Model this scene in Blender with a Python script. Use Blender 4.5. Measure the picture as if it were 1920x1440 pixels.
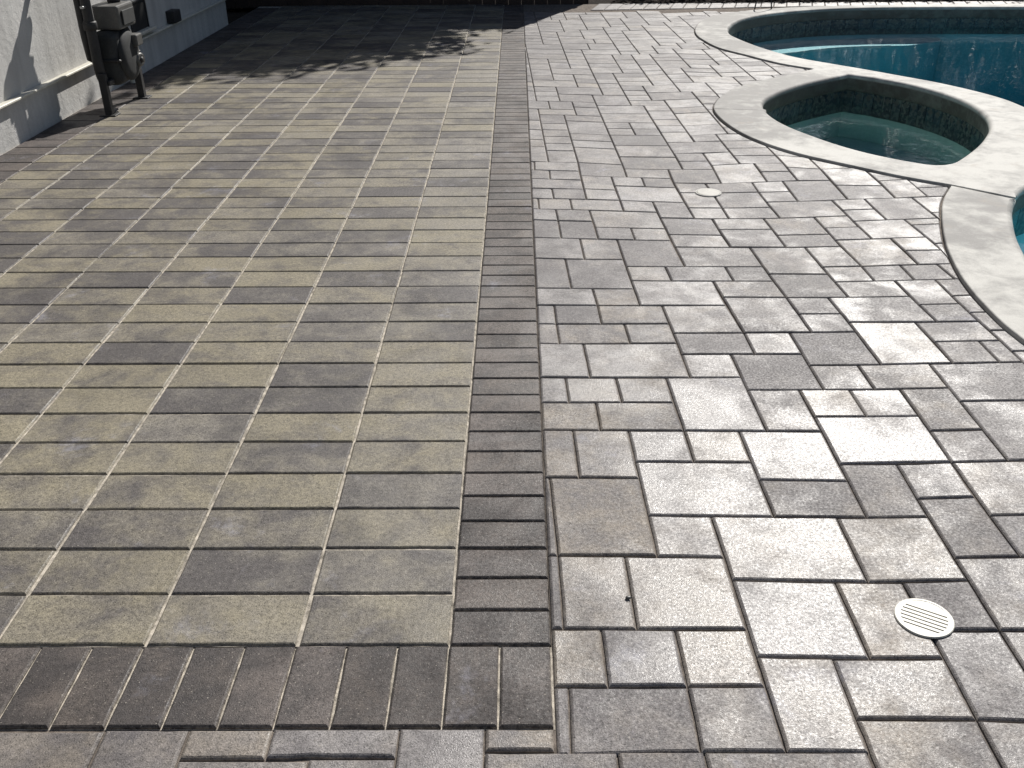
import bpy, bmesh, math, random
from mathutils import Vector, Matrix
import numpy as np

# ------------------------------------------------------------------ camera, sky, sun, exposure
for o in list(bpy.data.objects):
    bpy.data.objects.remove(o, do_unlink=True)
scene = bpy.context.scene
COL = scene.collection
IN = 0.0254

CAM = Vector((0.1412, -1.4180, 1.3748))
PITCH, ROLL, YAW, FPX = math.radians(28.829), math.radians(-0.430), math.radians(-0.445), 1787.6
_f = Vector((math.sin(YAW), math.cos(YAW), 0)); _r = Vector((math.cos(YAW), -math.sin(YAW), 0)); _u = Vector((0, 0, 1))
FWD = _f * math.cos(PITCH) - _u * math.sin(PITCH)
_u2 = _u * math.cos(PITCH) + _f * math.sin(PITCH)
RGT = _r * math.cos(ROLL) + _u2 * math.sin(ROLL)
UPV = _u2 * math.cos(ROLL) - _r * math.sin(ROLL)
cam_data = bpy.data.cameras.new('camera')
cam_data.sensor_width = 36.0
cam_data.lens = FPX * 36.0 / 1920.0
cam_data.clip_start = 0.02
cam_data.clip_end = 2000.0
cam = bpy.data.objects.new('camera', cam_data)
cam.matrix_world = Matrix(((RGT.x, UPV.x, -FWD.x, CAM.x), (RGT.y, UPV.y, -FWD.y, CAM.y), (RGT.z, UPV.z, -FWD.z, CAM.z), (0, 0, 0, 1)))
COL.objects.link(cam)
scene.camera = cam

SUN_AZ, SUN_EL = math.radians(22.5), math.radians(39.0)      # azimuth from +Y towards +X
world = bpy.data.worlds.new('World'); scene.world = world; world.use_nodes = True
wn = world.node_tree.nodes; wl = world.node_tree.links
sky = wn.new('ShaderNodeTexSky'); sky.sky_type = 'NISHITA'; sky.sun_disc = False
sky.sun_elevation = SUN_EL; sky.sun_rotation = SUN_AZ
wn['Background'].inputs['Strength'].default_value = 0.05
wl.new(sky.outputs['Color'], wn['Background'].inputs['Color'])

sun_data = bpy.data.lights.new('sun', 'SUN'); sun_data.energy = 5.0; sun_data.angle = math.radians(0.53)
sun_data.color = (1.0, 0.968, 0.915)
sun = bpy.data.objects.new('sun', sun_data); COL.objects.link(sun)
TO_SUN = Vector((math.sin(SUN_AZ) * math.cos(SUN_EL), math.cos(SUN_AZ) * math.cos(SUN_EL), math.sin(SUN_EL)))
sun.rotation_euler = (-TO_SUN).to_track_quat('-Z', 'Y').to_euler(); sun.location = TO_SUN * 20

vs = scene.view_settings
vs.view_transform = 'Standard'; vs.look = 'None'; vs.exposure = 0.27; vs.gamma = 1.0; vs.use_curve_mapping = False
scene.render.resolution_x, scene.render.resolution_y = 1024, 768
# ------------------------------------------------------------------ helpers
rng = random.Random(7)

def project(p):
    d = Vector(p) - CAM
    z = d.dot(FWD)
    if z < 0.05: return None
    return 960 + FPX * d.dot(RGT) / z, 720 - FPX * d.dot(UPV) / z

def link(o, parent=None):
    COL.objects.link(o)
    if parent is not None: o.parent = parent
    return o

def mesh_obj(name, verts, faces, mat=None, parent=None, smooth=False):
    me = bpy.data.meshes.new(name)
    me.from_pydata([tuple(v) for v in verts], [], faces)
    if mat: me.materials.append(mat)
    if smooth:
        for p in me.polygons: p.use_smooth = True
    me.update()
    return link(bpy.data.objects.new(name, me), parent)

def bm_obj(name, bm, mat=None, parent=None, smooth=False):
    me = bpy.data.meshes.new(name); bm.to_mesh(me); bm.free()
    if mat: me.materials.append(mat)
    if smooth:
        for p in me.polygons: p.use_smooth = True
    return link(bpy.data.objects.new(name, me), parent)

def tag(o, label, cat, group=None):
    o['label'] = label; o['category'] = cat
    if group: o['group'] = group
    return o

def empty(name, loc):
    o = bpy.data.objects.new(name, None); o.location = loc; o.empty_display_size = 0.1
    COL.objects.link(o); return o

def rel(o, parent):                                   # parent keeping world coordinates (parents are only translated)
    o.parent = parent; o.matrix_parent_inverse = Matrix.Translation(-Vector(parent.location)); return o

def add_box(bm, lo, hi, bev=0.0, seg=2):
    r = bmesh.ops.create_cube(bm, size=1.0)
    vs_ = r['verts']
    c = [(a + b) / 2 for a, b in zip(lo, hi)]; s = [b - a for a, b in zip(lo, hi)]
    for v in vs_: v.co = Vector((c[0] + v.co.x * s[0], c[1] + v.co.y * s[1], c[2] + v.co.z * s[2]))
    if bev:
        es = {e for v in vs_ for e in v.link_edges}
        bmesh.ops.bevel(bm, geom=list(es), offset=bev, segments=seg, affect='EDGES', profile=0.5)

def add_tube(bm, pts, r, n=14, cap=True):
    pts = [Vector(p) for p in pts]; rings = []
    rad = r if isinstance(r, (list, tuple)) else [r] * len(pts)
    for k, p in enumerate(pts):
        d = (pts[min(k + 1, len(pts) - 1)] - pts[max(k - 1, 0)]).normalized()
        a = d.orthogonal().normalized() if k == 0 else (rings[-1][1] - d * rings[-1][1].dot(d)).normalized()
        b = d.cross(a)
        rings.append(([bm.verts.new(p + (a * math.cos(t) + b * math.sin(t)) * rad[k]) for t in [2 * math.pi * i / n for i in range(n)]], a))
    for k in range(len(pts) - 1):
        A, B = rings[k][0], rings[k + 1][0]
        for i in range(n): bm.faces.new((A[i], A[(i + 1) % n], B[(i + 1) % n], B[i]))
    if cap:
        bm.faces.new(list(reversed(rings[0][0]))); bm.faces.new(rings[-1][0])

def add_lathe(bm, prof, centre, axis, n=28):
    axis = Vector(axis).normalized(); a = axis.orthogonal().normalized(); b = axis.cross(a); c = Vector(centre); rings = []
    for r, h in prof:
        if r < 1e-6: rings.append([bm.verts.new(c + axis * h)])
        else: rings.append([bm.verts.new(c + axis * h + (a * math.cos(t) + b * math.sin(t)) * r) for t in [2 * math.pi * i / n for i in range(n)]])
    for A, B in zip(rings[:-1], rings[1:]):
        for i in range(n):
            j = (i + 1) % n
            if len(A) == 1: bm.faces.new((A[0], B[j], B[i])) if len(B) > 1 else None
            elif len(B) == 1: bm.faces.new((A[i], A[j], B[0]))
            else: bm.faces.new((A[i], A[j], B[j], B[i]))

def arc(p, c, q, n=6):                                # quadratic bend through a corner
    p, c, q = Vector(p), Vector(c), Vector(q)
    return [p * (1 - t) ** 2 + c * 2 * t * (1 - t) + q * t * t for t in [i / n for i in range(n + 1)]]

# ------------------------------------------------------------------ materials
class NT:
    def __init__(s, name):
        s.m = bpy.data.materials.new(name); s.m.use_nodes = True; s.t = s.m.node_tree; s.n = s.t.nodes
        s.b = s.n['Principled BSDF']; s.out = s.n['Material Output']
    def new(s, typ, **kw):
        n = s.n.new('ShaderNode' + typ)
        for k, v in kw.items(): setattr(n, k, v)
        return n
    def link(s, a, b): s.t.links.new(a, b)
    def set(s, sock, v):
        if hasattr(v, 'default_value') or hasattr(v, 'is_linked'): s.link(v, sock)
        else: sock.default_value = v
    def pos(s): return s.new('NewGeometry').outputs['Position']
    def noise(s, vec, scale, detail=2.0, rough=0.5, dist=0.0):
        n = s.new('TexNoise'); s.link(vec, n.inputs['Vector'])
        n.inputs['Scale'].default_value = scale; n.inputs['Detail'].default_value = detail
        n.inputs['Roughness'].default_value = rough; n.inputs['Distortion'].default_value = dist
        return n.outputs['Fac']
    def math(s, op, a, b=0.0, c=0.0, clamp=False):
        n = s.new('Math', operation=op, use_clamp=clamp); s.set(n.inputs[0], a); s.set(n.inputs[1], b)
        if op in ('MULTIPLY_ADD', 'SMOOTH_MIN'): s.set(n.inputs[2], c)
        return n.outputs[0]
    def ramp(s, v, lo, hi, a=0.0, b=1.0, smooth=True):
        n = s.new('MapRange', interpolation_type='SMOOTHSTEP' if smooth else 'LINEAR'); s.set(n.inputs['Value'], v)
        n.inputs['From Min'].default_value = lo; n.inputs['From Max'].default_value = hi
        n.inputs['To Min'].default_value = a; n.inputs['To Max'].default_value = b
        return n.outputs['Result']
    def mix(s, f, a, b, mode='MIX'):
        n = s.new('Mix', data_type='RGBA', blend_type=mode); s.set(n.inputs[0], f)
        for k, v in ((6, a), (7, b)):
            if isinstance(v, (tuple, list)): n.inputs[k].default_value = (*v, 1.0)[:4]
            else: s.link(v, n.inputs[k])
        return n.outputs[2]
    def grey(s, v):
        n = s.new('CombineColor'); [s.set(n.inputs[k], v) for k in range(3)]; return n.outputs[0]
    def bump(s, h, strength, dist):
        n = s.new('Bump'); s.set(n.inputs['Height'], h); n.inputs['Strength'].default_value = strength; n.inputs['Distance'].default_value = dist
        s.link(n.outputs['Normal'], s.b.inputs['Normal'])
    def base(s, c):
        if isinstance(c, (tuple, list)): s.b.inputs['Base Color'].default_value = (*c, 1.0)[:4]
        else: s.link(c, s.b.inputs['Base Color'])

def paver_material(name, dark, light, tan, r_lo, r_hi, spec, gloss_mid, sandy, by_tone=False):
    t = NT(name)
    at = t.new('Attribute', attribute_name='tone', attribute_type='GEOMETRY')
    sp = t.new('SeparateColor'); t.link(at.outputs['Color'], sp.inputs[0])
    tone, hue, seed = sp.outputs[0], sp.outputs[1], sp.outputs[2]
    P = t.pos()
    off = t.new('VectorMath', operation='MULTIPLY_ADD'); cmb = t.new('CombineXYZ')
    t.link(seed, cmb.inputs[0]); t.link(hue, cmb.inputs[1]); t.link(seed, cmb.inputs[2])
    t.link(cmb.outputs[0], off.inputs[0]); off.inputs[1].default_value = (61.0, 23.0, 37.0); t.link(P, off.inputs[2])
    V = off.outputs[0]
    blot = t.noise(V, 6.5, 4.0, 0.6, 0.5)
    blot2 = t.noise(V, 26.0, 3.0, 0.6)
    tt = t.math('ADD', t.math('MULTIPLY_ADD', tone, 0.86, 0.07), t.math('MULTIPLY', t.math('SUBTRACT', blot, 0.5), 2.1))
    tt = t.math('ADD', tt, t.math('MULTIPLY', t.math('SUBTRACT', blot2, 0.5), 0.8))
    tt = t.ramp(tt, -0.05, 1.02, 0.0, 1.0)
    hh = t.math('ADD', hue, t.math('MULTIPLY', t.math('SUBTRACT', t.noise(V, 13.0, 2.0), 0.5), 1.1), clamp=True)
    lt = t.mix(hh, light, tan)
    col = t.mix(tt, dark, lt)
    grain = t.noise(P, 330.0, 2.0, 0.7)
    grain2 = t.noise(P, 95.0, 4.0, 0.8)
    g = t.math('ADD', t.ramp(grain, 0.30, 0.70, 0.55, 1.45, False), t.ramp(grain2, 0.32, 0.68, -0.42, 0.42, False))
    pits = t.ramp(t.noise(P, 190.0, 1.0, 0.5), 0.63, 0.71, 1.0, 0.34)
    g = t.math('MULTIPLY', g, pits)
    col = t.mix(1.0, col, t.grey(g), 'MULTIPLY')
    grit = t.ramp(t.noise(P, 260.0, 0.0), 0.76, 0.81, 0.0, 0.6)          # pale specks of joint sand
    col = t.mix(grit, col, (0.42, 0.38, 0.32))
    sx = t.new('SeparateXYZ'); t.link(P, sx.inputs[0])                     # sand caught on the lower half of the bevels
    low = t.math('MULTIPLY', t.ramp(sx.outputs[2], -0.0042, -0.0012, 1.0, 0.0), t.ramp(t.noise(P, 70.0, 4.0, 0.75), 0.40, 0.60, 0.0, sandy))
    col = t.mix(low, col, (0.40, 0.36, 0.30))
    damp = t.noise(P, 1.9, 5.0, 0.68, 0.6)             # water marks that run across several pieces
    col = t.mix(1.0, col, t.grey(t.math('MULTIPLY', t.ramp(damp, 0.32, 0.52, 0.78, 1.0), t.ramp(damp, 0.58, 0.72, 1.0, 1.14))), 'MULTIPLY')
    sheen_bloom = t.math('MULTIPLY', t.ramp(t.noise(P, 4.3, 5.0, 0.72, 0.4), 0.58, 0.74, 0.0, 0.42), t.ramp(grain2, 0.35, 0.6, 0.4, 1.0))
    col = t.mix(sheen_bloom, col, (0.33, 0.33, 0.395))       # pale mineral deposit, tinted blue to paint in the sky's sheen
    t.base(col)
    seal = t.noise(P, 3.1, 4.0, 0.65, 0.8)             # sealer worn in large patches
    if by_tone:                                        # the paler pieces keep more of their sealer film
        film = t.math('ADD', t.math('ADD', t.math('MULTIPLY', tone, 0.55), t.math('MULTIPLY', t.math('SUBTRACT', t.noise(P, 7.5, 4.0, 0.68, 0.5), 0.5), 1.15)), t.math('MULTIPLY', t.math('SUBTRACT', seal, 0.5), 1.2))
        ro = t.ramp(film, 0.06, 0.66, r_hi, r_lo)
    else: ro = t.ramp(seal, gloss_mid - 0.12, gloss_mid + 0.12, r_lo, r_hi)
    ro = t.math('ADD', ro, t.ramp(t.noise(P, 150.0, 2.0, 0.7), 0.32, 0.68, -0.15, 0.15, False), clamp=True)
    t.link(ro, t.b.inputs['Roughness'])
    t.b.inputs['Specular IOR Level'].default_value = spec
    h = t.math('ADD', t.math('MULTIPLY', grain, 0.8), t.math('MULTIPLY', grain2, 0.7))
    h = t.math('ADD', h, t.math('MULTIPLY', pits, 0.35))
    t.bump(h, 0.8, 0.0013)
    return t.m

M = {}
M['patio'] = paver_material('patio_paver_concrete', (0.090, 0.081, 0.078), (0.212, 0.193, 0.166), (0.232, 0.204, 0.146), 0.52, 0.72, 0.36, 0.50, 0.5)
M['border'] = paver_material('border_paver_concrete', (0.055, 0.048, 0.046), (0.130, 0.111, 0.103), (0.120, 0.099, 0.085), 0.54, 0.76, 0.36, 0.50, 0.4)
M['deck'] = paver_material('deck_paver_concrete', (0.110, 0.099, 0.100), (0.254, 0.237, 0.231), (0.232, 0.198, 0.162), 0.37, 0.68, 0.46, 0.50, 0.35, True)

def simple(name, col, rough=0.6, var=0.25, scale=8.0, fine=180.0, bump=0.3, bdist=0.002, metal=0.0, spec=0.5):
    t = NT(name); P = t.pos()
    a = t.ramp(t.noise(P, scale, 4.0, 0.6), 0.3, 0.7, 1 - var, 1 + var, False)
    b = t.ramp(t.noise(P, fine, 2.0, 0.6), 0.3, 0.7, 1 - var * 0.6, 1 + var * 0.6, False)
    t.base(t.mix(1.0, col, t.grey(t.math('MULTIPLY', a, b)), 'MULTIPLY'))
    t.b.inputs['Roughness'].default_value = rough; t.b.inputs['Metallic'].default_value = metal
    t.b.inputs['Specular IOR Level'].default_value = spec
    if bump: t.bump(t.noise(P, fine, 3.0, 0.6), bump, bdist)
    return t.m

M['sand'] = simple('joint_sand', (0.45, 0.405, 0.34), 0.95, 0.55, 45.0, 600.0, 0.6, 0.003, spec=0.1)
M['joint_dirt'] = simple('joint_dirt', (0.17, 0.145, 0.125), 0.95, 0.45, 45.0, 600.0, 0.6, 0.003, spec=0.1)
M['soil'] = simple('soil', (0.07, 0.055, 0.04), 0.95, 0.4, 3.0, 60.0, 0.7, 0.02, spec=0.1)
M['mulch'] = simple('mulch', (0.022, 0.016, 0.013), 0.95, 0.5, 14.0, 120.0, 0.8, 0.02, spec=0.1)
M['fence'] = simple('stained_fence_board', (0.045, 0.028, 0.021), 0.75, 0.35, 5.0, 90.0, 0.4, 0.002)
M['bark'] = simple('bark', (0.07, 0.052, 0.04), 0.9, 0.35, 9.0, 70.0, 0.8, 0.01)
M['leaf'] = simple('leaf', (0.055, 0.095, 0.03), 0.55, 0.3, 3.0, 60.0, 0.0)
M['hedge_leaf'] = simple('hedge_leaf', (0.035, 0.07, 0.025), 0.5, 0.35, 5.0, 60.0, 0.0)
M['meter'] = simple('meter_grey_paint', (0.030, 0.031, 0.031), 0.8, 0.3, 14.0, 90.0, 0.2, 0.001)
M['meter_dark'] = simple('dark_pipe_paint', (0.024, 0.023, 0.024), 0.6, 0.35, 14.0, 90.0, 0.25, 0.001)
M['meter_lid'] = simple('meter_cover_paint', (0.11, 0.107, 0.10), 0.45, 0.2, 14.0, 90.0, 0.15, 0.001)
M['steel'] = simple('worn_steel', (0.42, 0.42, 0.42), 0.35, 0.2, 30.0, 150.0, 0.1, 0.001, metal=0.9)
M['white_plastic'] = simple('white_plastic', (0.60, 0.575, 0.50), 0.5, 0.14, 25.0, 200.0, 0.1, 0.0006)
M['black_gap'] = simple('drain_interior', (0.02, 0.019, 0.018), 0.9, 0.2, 20.0, 90.0, 0.0)
M['plaster'] = simple('pool_plaster', (0.50, 0.70, 0.74), 0.7, 0.10, 2.0, 40.0, 0.1, 0.004)
M['spa_plaster'] = simple('spa_plaster', (0.60, 0.70, 0.66), 0.7, 0.10, 2.0, 40.0, 0.1, 0.004)
M['lid'] = simple('aged_lid_plastic', (0.33, 0.315, 0.28), 0.6, 0.15, 25.0, 200.0, 0.1, 0.0006)
M['tile_motif'] = simple('tile_motif', (0.105, 0.105, 0.095), 0.25, 0.2, 40.0, 200.0, 0.0)
M['edge_white'] = simple('white_reflection_strip', (0.80, 0.82, 0.80), 0.35, 0.05, 20.0, 90.0, 0.0)

def stucco():
    t = NT('stucco'); P = t.pos()
    a = t.noise(P, 2.3, 4.0, 0.6); b = t.noise(P, 160.0, 3.0, 0.65); c = t.noise(P, 28.0, 3.0, 0.6)
    mp = t.new('Mapping'); t.link(P, mp.inputs['Vector']); mp.inputs['Scale'].default_value = (9.0, 9.0, 0.9)
    streak = t.noise(mp.outputs[0], 1.0, 4.0, 0.6)
    g = t.math('MULTIPLY', t.ramp(a, 0.3, 0.7, 0.88, 1.08, False), t.ramp(b, 0.3, 0.7, 0.86, 1.1, False))
    g = t.math('MULTIPLY', g, t.ramp(streak, 0.35, 0.7, 1.05, 0.88))
    t.base(t.mix(1.0, (0.54, 0.53, 0.51), t.grey(g), 'MULTIPLY'))
    t.b.inputs['Roughness'].default_value = 0.9; t.b.inputs['Specular IOR Level'].default_value = 0.2
    t.bump(t.math('ADD', b, t.math('MULTIPLY', c, 1.6)), 0.6, 0.004)
    return t.m
M['stucco'] = stucco()

def coping_concrete():
    t = NT('coping_concrete'); P = t.pos()
    a = t.noise(P, 1.7, 5.0, 0.62, 0.5); b = t.noise(P, 260.0, 3.0, 0.7); c = t.noise(P, 9.0, 5.0, 0.7, 0.3)
    worn = None                                        # weathered, darker stretches of the old concrete
    for cx, cy, r in ((1.50, 4.75, 0.75), (1.48, 4.2, 0.55), (1.95, 7.2, 1.1), (2.1, 5.3, 0.7), (2.03, 2.42, 0.34), (2.2, 8.6, 0.8), (3.2, 9.2, 1.0), (2.2, 2.75, 0.25)):
        d = t.new('VectorMath', operation='DISTANCE'); t.link(P, d.inputs[0]); d.inputs[1].default_value = (cx, cy, 0.0)
        m = t.ramp(d.outputs['Value'], r * 0.35, r, 1.0, 0.0)
        worn = m if worn is None else t.math('MAXIMUM', worn, m)
    s = t.math('ADD', t.math('MULTIPLY', t.math('SUBTRACT', a, 0.5), 2.4), t.math('MULTIPLY', t.math('SUBTRACT', c, 0.5), 2.2))
    st = t.ramp(t.math('SUBTRACT', t.math('ADD', s, 0.62), t.math('MULTIPLY', worn, 0.72)), -0.25, 0.95)
    col = t.mix(st, (0.235, 0.225, 0.212), (0.53, 0.515, 0.475))
    col = t.mix(t.ramp(t.noise(P, 5.0, 4.0, 0.7), 0.58, 0.72, 0.0, 0.4), col, (0.33, 0.28, 0.23))
    sx = t.new('SeparateXYZ'); t.link(P, sx.inputs[0])  # shade of the lip above the water, painted in as dark brown
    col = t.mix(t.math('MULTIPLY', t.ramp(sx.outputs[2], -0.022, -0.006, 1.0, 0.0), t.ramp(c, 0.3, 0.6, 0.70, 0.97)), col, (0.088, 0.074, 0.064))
    t.base(t.mix(1.0, col, t.grey(t.ramp(b, 0.3, 0.7, 0.84, 1.12, False)), 'MULTIPLY'))
    t.b.inputs['Roughness'].default_value = 0.7; t.b.inputs['Specular IOR Level'].default_value = 0.3
    t.bump(t.math('ADD', b, c), 0.4, 0.003)
    return t.m
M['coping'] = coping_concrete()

def tile_mat():
    t = NT('waterline_tile'); oi = t.new('ObjectInfo'); P = t.pos()
    v = t.new('TexVoronoi'); t.link(P, v.inputs['Vector']); v.inputs['Scale'].default_value = 55.0
    col = t.mix(t.ramp(t.noise(P, 38.0, 2.0), 0.48, 0.56), (0.035, 0.042, 0.05), (0.16, 0.16, 0.145))
    col = t.mix(t.math('MULTIPLY', oi.outputs['Random'], 0.5), col, (0.06, 0.09, 0.11))
    t.base(col); t.b.inputs['Roughness'].default_value = 0.2
    return t.m
M['tile'] = tile_mat()

def water(name, tint, dens):
    t = NT(name); t.n.remove(t.b); P = t.pos()
    bp = t.new('Bump'); h = t.math('ADD', t.noise(P, 5.0, 3.0, 0.55, 0.7), t.math('MULTIPLY', t.noise(P, 17.0, 2.0), 0.35))
    t.link(h, bp.inputs['Height']); bp.inputs['Strength'].default_value = 0.13; bp.inputs['Distance'].default_value = 0.02
    dt = t.new('VectorMath', operation='DOT_PRODUCT'); t.link(bp.outputs[0], dt.inputs[0]); t.link(t.new('NewGeometry').outputs['Incoming'], dt.inputs[1])
    om = t.math('SUBTRACT', 1.0, t.math('ABSOLUTE', dt.outputs['Value']), clamp=True)
    fres = t.math('ADD', 0.02, t.math('MULTIPLY', 0.98, t.math('POWER', om, 5.0)), clamp=True)
    tr = t.new('BsdfTransparent')
    gl = t.new('BsdfGlossy'); gl.inputs['Roughness'].default_value = 0.03; t.link(bp.outputs[0], gl.inputs['Normal'])
    mx = t.new('MixShader'); t.link(fres, mx.inputs[0]); t.link(tr.outputs[0], mx.inputs[1]); t.link(gl.outputs[0], mx.inputs[2])
    t.link(mx.outputs[0], t.out.inputs['Surface'])
    va = t.new('VolumeAbsorption'); va.inputs['Color'].default_value = (*tint, 1); va.inputs['Density'].default_value = dens
    t.link(va.outputs[0], t.out.inputs['Volume'])
    return t.m
M['pool_water'] = water('pool_water', (0.0, 0.66, 0.73), 0.46)
M['spa_water'] = water('spa_water', (0.0, 0.72, 0.67), 0.34)

# ------------------------------------------------------------------ outlines of the pool and the spa (metres)
POOL_OUT = [[5.456,9.30],[4.51,9.30],[3.659,9.25],[3.078,9.16],[2.659,9.01],[2.35,8.825],[2.076,8.584],[1.908,8.25],[1.778,7.829],[1.724,7.468],[1.734,7.143],[1.795,6.762],[1.942,6.443],[2.124,6.079],[2.322,5.844]]
SPA_OUT = [[2.322,5.844],[2.098,5.654],[1.854,5.455],[1.641,5.231],[1.49,4.985],[1.392,4.74],[1.355,4.55],[1.356,4.332],[1.385,4.11],[1.432,3.92],[1.498,3.76],[1.565,3.64],[1.645,3.525],[1.742,3.42],[1.825,3.335],[1.91,3.245],[2.005,3.15],[2.10,3.072],[2.195,3.001]]
LOW_OUT = [[2.193,2.997],[2.073,2.786],[1.983,2.573],[1.905,2.356],[1.85,2.177],[1.811,2.013],[1.784,1.875],[1.766,1.732],[1.758,1.598],[1.756,1.461],[1.767,1.337]]
LOW_IN = [[3.0,3.25],[2.72,3.10],[2.509,2.934],[2.407,2.792],[2.312,2.615],[2.212,2.371],[2.161,2.215],[2.139,2.138],[2.09,1.95],[2.06,1.70],[2.07,1.45]]
POOL_IN = [[8.0,8.7],[6.6,8.95],[5.363,9.06],[4.129,9.10],[3.58,9.06],[3.247,8.99],[2.936,8.86],[2.65,8.69],[2.45,8.51],[2.28,8.29],[2.142,8.00],[2.061,7.725],[2.028,7.456],[2.055,7.2],[2.13,6.85],[2.222,6.56],[2.328,6.315],[2.511,6.067],[2.697,5.833],[2.865,5.60],[3.029,5.37],[3.163,5.12],[3.263,4.844],[3.291,4.618],[3.30,4.3],[3.28,4.0],[3.22,3.65],[3.12,3.42],[3.0,3.25]]
SPA_IN = [[2.352,5.514],[2.121,5.322],[1.914,5.105],[1.76,4.883],[1.698,4.732],[1.671,4.544],[1.682,4.324],[1.722,4.13],[1.798,3.924],[1.882,3.74],[1.976,3.59],[2.075,3.476],[2.177,3.385],[2.25,3.345],[2.335,3.37],[2.447,3.488],[2.625,3.721],[2.764,3.938],[2.865,4.13],[2.945,4.38],[2.975,4.676],[2.93,4.979],[2.813,5.276],[2.653,5.505]]
SPA_TIP = [2.518,5.641]

def resample(pts, step=0.035):
    P = [Vector((p[0], p[1])) for p in pts]
    P = [P[0] * 2 - P[1]] + P + [P[-1] * 2 - P[-2]]; out = []
    for k in range(1, len(P) - 2):
        n = max(1, int((P[k + 1] - P[k]).length / step))
        for i in range(n):
            t = i / n; a, b, c, d = P[k - 1], P[k], P[k + 1], P[k + 2]
            out.append(0.5 * ((2 * b) + (c - a) * t + (2 * a - 5 * b + 4 * c - d) * t * t + (3 * b - a - 3 * c + d) * t ** 3))
    out.append(P[-2]); return out

pool_out, spa_out, low_out = resample(POOL_OUT), resample(SPA_OUT), resample(LOW_OUT)
low_out_ext = low_out + resample([[1.767,1.337],[1.80,1.15],[1.95,0.9],[2.4,0.55],[3.2,0.25],[5.0,0.0],[7.6,0.2],[8.6,1.6]], 0.1)[1:]
outer_loop = pool_out + spa_out[1:] + low_out_ext[1:] + [Vector((8.6, 4.0)), Vector((8.4, 8.6)), Vector((7.5, 9.2)), Vector((6.5, 9.30))]
low_in = resample(LOW_IN)
low_in_ext = low_in + resample([[2.07,1.45],[2.15,1.2],[2.5,0.9],[3.3,0.6],[5.0,0.36],[7.3,0.55],[8.2,1.7]], 0.1)[1:]
pool_in = resample(POOL_IN)
pool_loop = pool_in + low_in_ext[1:] + [Vector((8.25, 4.0)), Vector((8.25, 7.9))]
spa_loop = [Vector(SPA_TIP)] + resample(SPA_IN)

def inside(p, loop):
    x, y = p[0], p[1]; c = False; j = len(loop) - 1
    for i in range(len(loop)):
        a, b = loop[i], loop[j]
        if (a[1] > y) != (b[1] > y) and x < (b[0] - a[0]) * (y - a[1]) / (b[1] - a[1]) + a[0]: c = not c
        j = i
    return c

def area(loop): return 0.5 * sum(loop[i - 1][0] * loop[i][1] - loop[i][0] * loop[i - 1][1] for i in range(len(loop)))
def ccw(loop): return loop if area(loop) > 0 else list(reversed(loop))

def offset_loop(loop, d, closed=True):                # d > 0 moves to the right of travel (outwards for a ccw loop)
    out = []; n = len(loop)
    for i in range(n):
        a = loop[i - 1] if closed or i else loop[i]; b = loop[(i + 1) % n] if closed or i < n - 1 else loop[i]
        t = Vector((b[0] - a[0], b[1] - a[1])); t = t.normalized() if t.length > 1e-9 else Vector((1, 0))
        out.append(Vector((loop[i][0] + t.y * d, loop[i][1] - t.x * d)))
    return out

def fill(bm, loops, z):
    es = []
    for lp in loops:
        v = [bm.verts.new((p[0], p[1], z)) for p in lp]
        es += [bm.edges.new((v[i], v[(i + 1) % len(v)])) for i in range(len(v))]
    r = bmesh.ops.triangle_fill(bm, use_beauty=True, use_dissolve=False, edges=es)
    fs = [f for f in r['geom'] if isinstance(f, bmesh.types.BMFace)]
    for f in fs:
        f.normal_update()
        if f.normal.z < 0: f.normal_flip()
    return fs

def skirt(bm, loop, prof, closed=True):               # prof: (outward offset, z) list swept round the loop
    rows = [[bm.verts.new((p[0], p[1], z)) for p in offset_loop(loop, d, closed)] for d, z in prof]
    n = len(loop)
    for A, B in zip(rows[:-1], rows[1:]):
        for i in range(n if closed else n - 1):
            j = (i + 1) % n; bm.faces.new((A[i], A[j], B[j], B[i]))

# ------------------------------------------------------------------ the setting: ground and beds
bm = bmesh.new()
fill(bm, [[Vector((-400, -400)), Vector((400, -400)), Vector((400, 600)), Vector((-400, 600))], ccw(outer_loop)], -0.075)
g = bm_obj('ground', bm, M['soil']); g['kind'] = 'structure'
bm = bmesh.new()
bmesh.ops.create_grid(bm, x_segments=60, y_segments=6, size=0.5)
for v in bm.verts:
    v.co = Vector((1.0 + v.co.x * 16, 10.75 + v.co.y * 2.2, -0.03 + rng.uniform(-0.012, 0.012)))
o = bm_obj('planting_bed', bm, M['mulch']); o['kind'] = 'structure'

# ------------------------------------------------------------------ pavers
def inset(poly, d):
    n = len(poly); out = []
    for i in range(n):
        p0, p1, p2 = poly[i - 1], poly[i], poly[(i + 1) % n]
        e1 = (p1 - p0).normalized(); e2 = (p2 - p1).normalized()
        n1 = Vector((-e1.y, e1.x)); n2 = Vector((-e2.y, e2.x))
        k = 1 + n1.dot(n2)
        out.append(p1 + (n1 + n2) * (d / max(k, 0.25)))
    return out

def clip_half(poly, p, n):                            # keep the side where (q - p).n >= 0
    out = []
    for i in range(len(poly)):
        a, b = poly[i], poly[(i + 1) % len(poly)]; da, db = (a - p).dot(n), (b - p).dot(n)
        if da >= 0: out.append(a)
        if (da >= 0) != (db >= 0): out.append(a + (b - a) * (da / (da - db)))
    return out

def screen_area(poly):
    q = [project((p.x, p.y, 0)) for p in poly]
    if any(v is None for v in q): return 0.0
    q = [Vector(v) for v in q]
    for p, n in ((Vector((0, 0)), Vector((1, 0))), (Vector((1920, 0)), Vector((-1, 0))), (Vector((0, 0)), Vector((0, 1))), (Vector((0, 1440)), Vector((0, -1)))):
        if len(q) < 3: return 0.0
        q = clip_half(q, p, n)
    return abs(area(q)) if len(q) > 2 else 0.0

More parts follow.
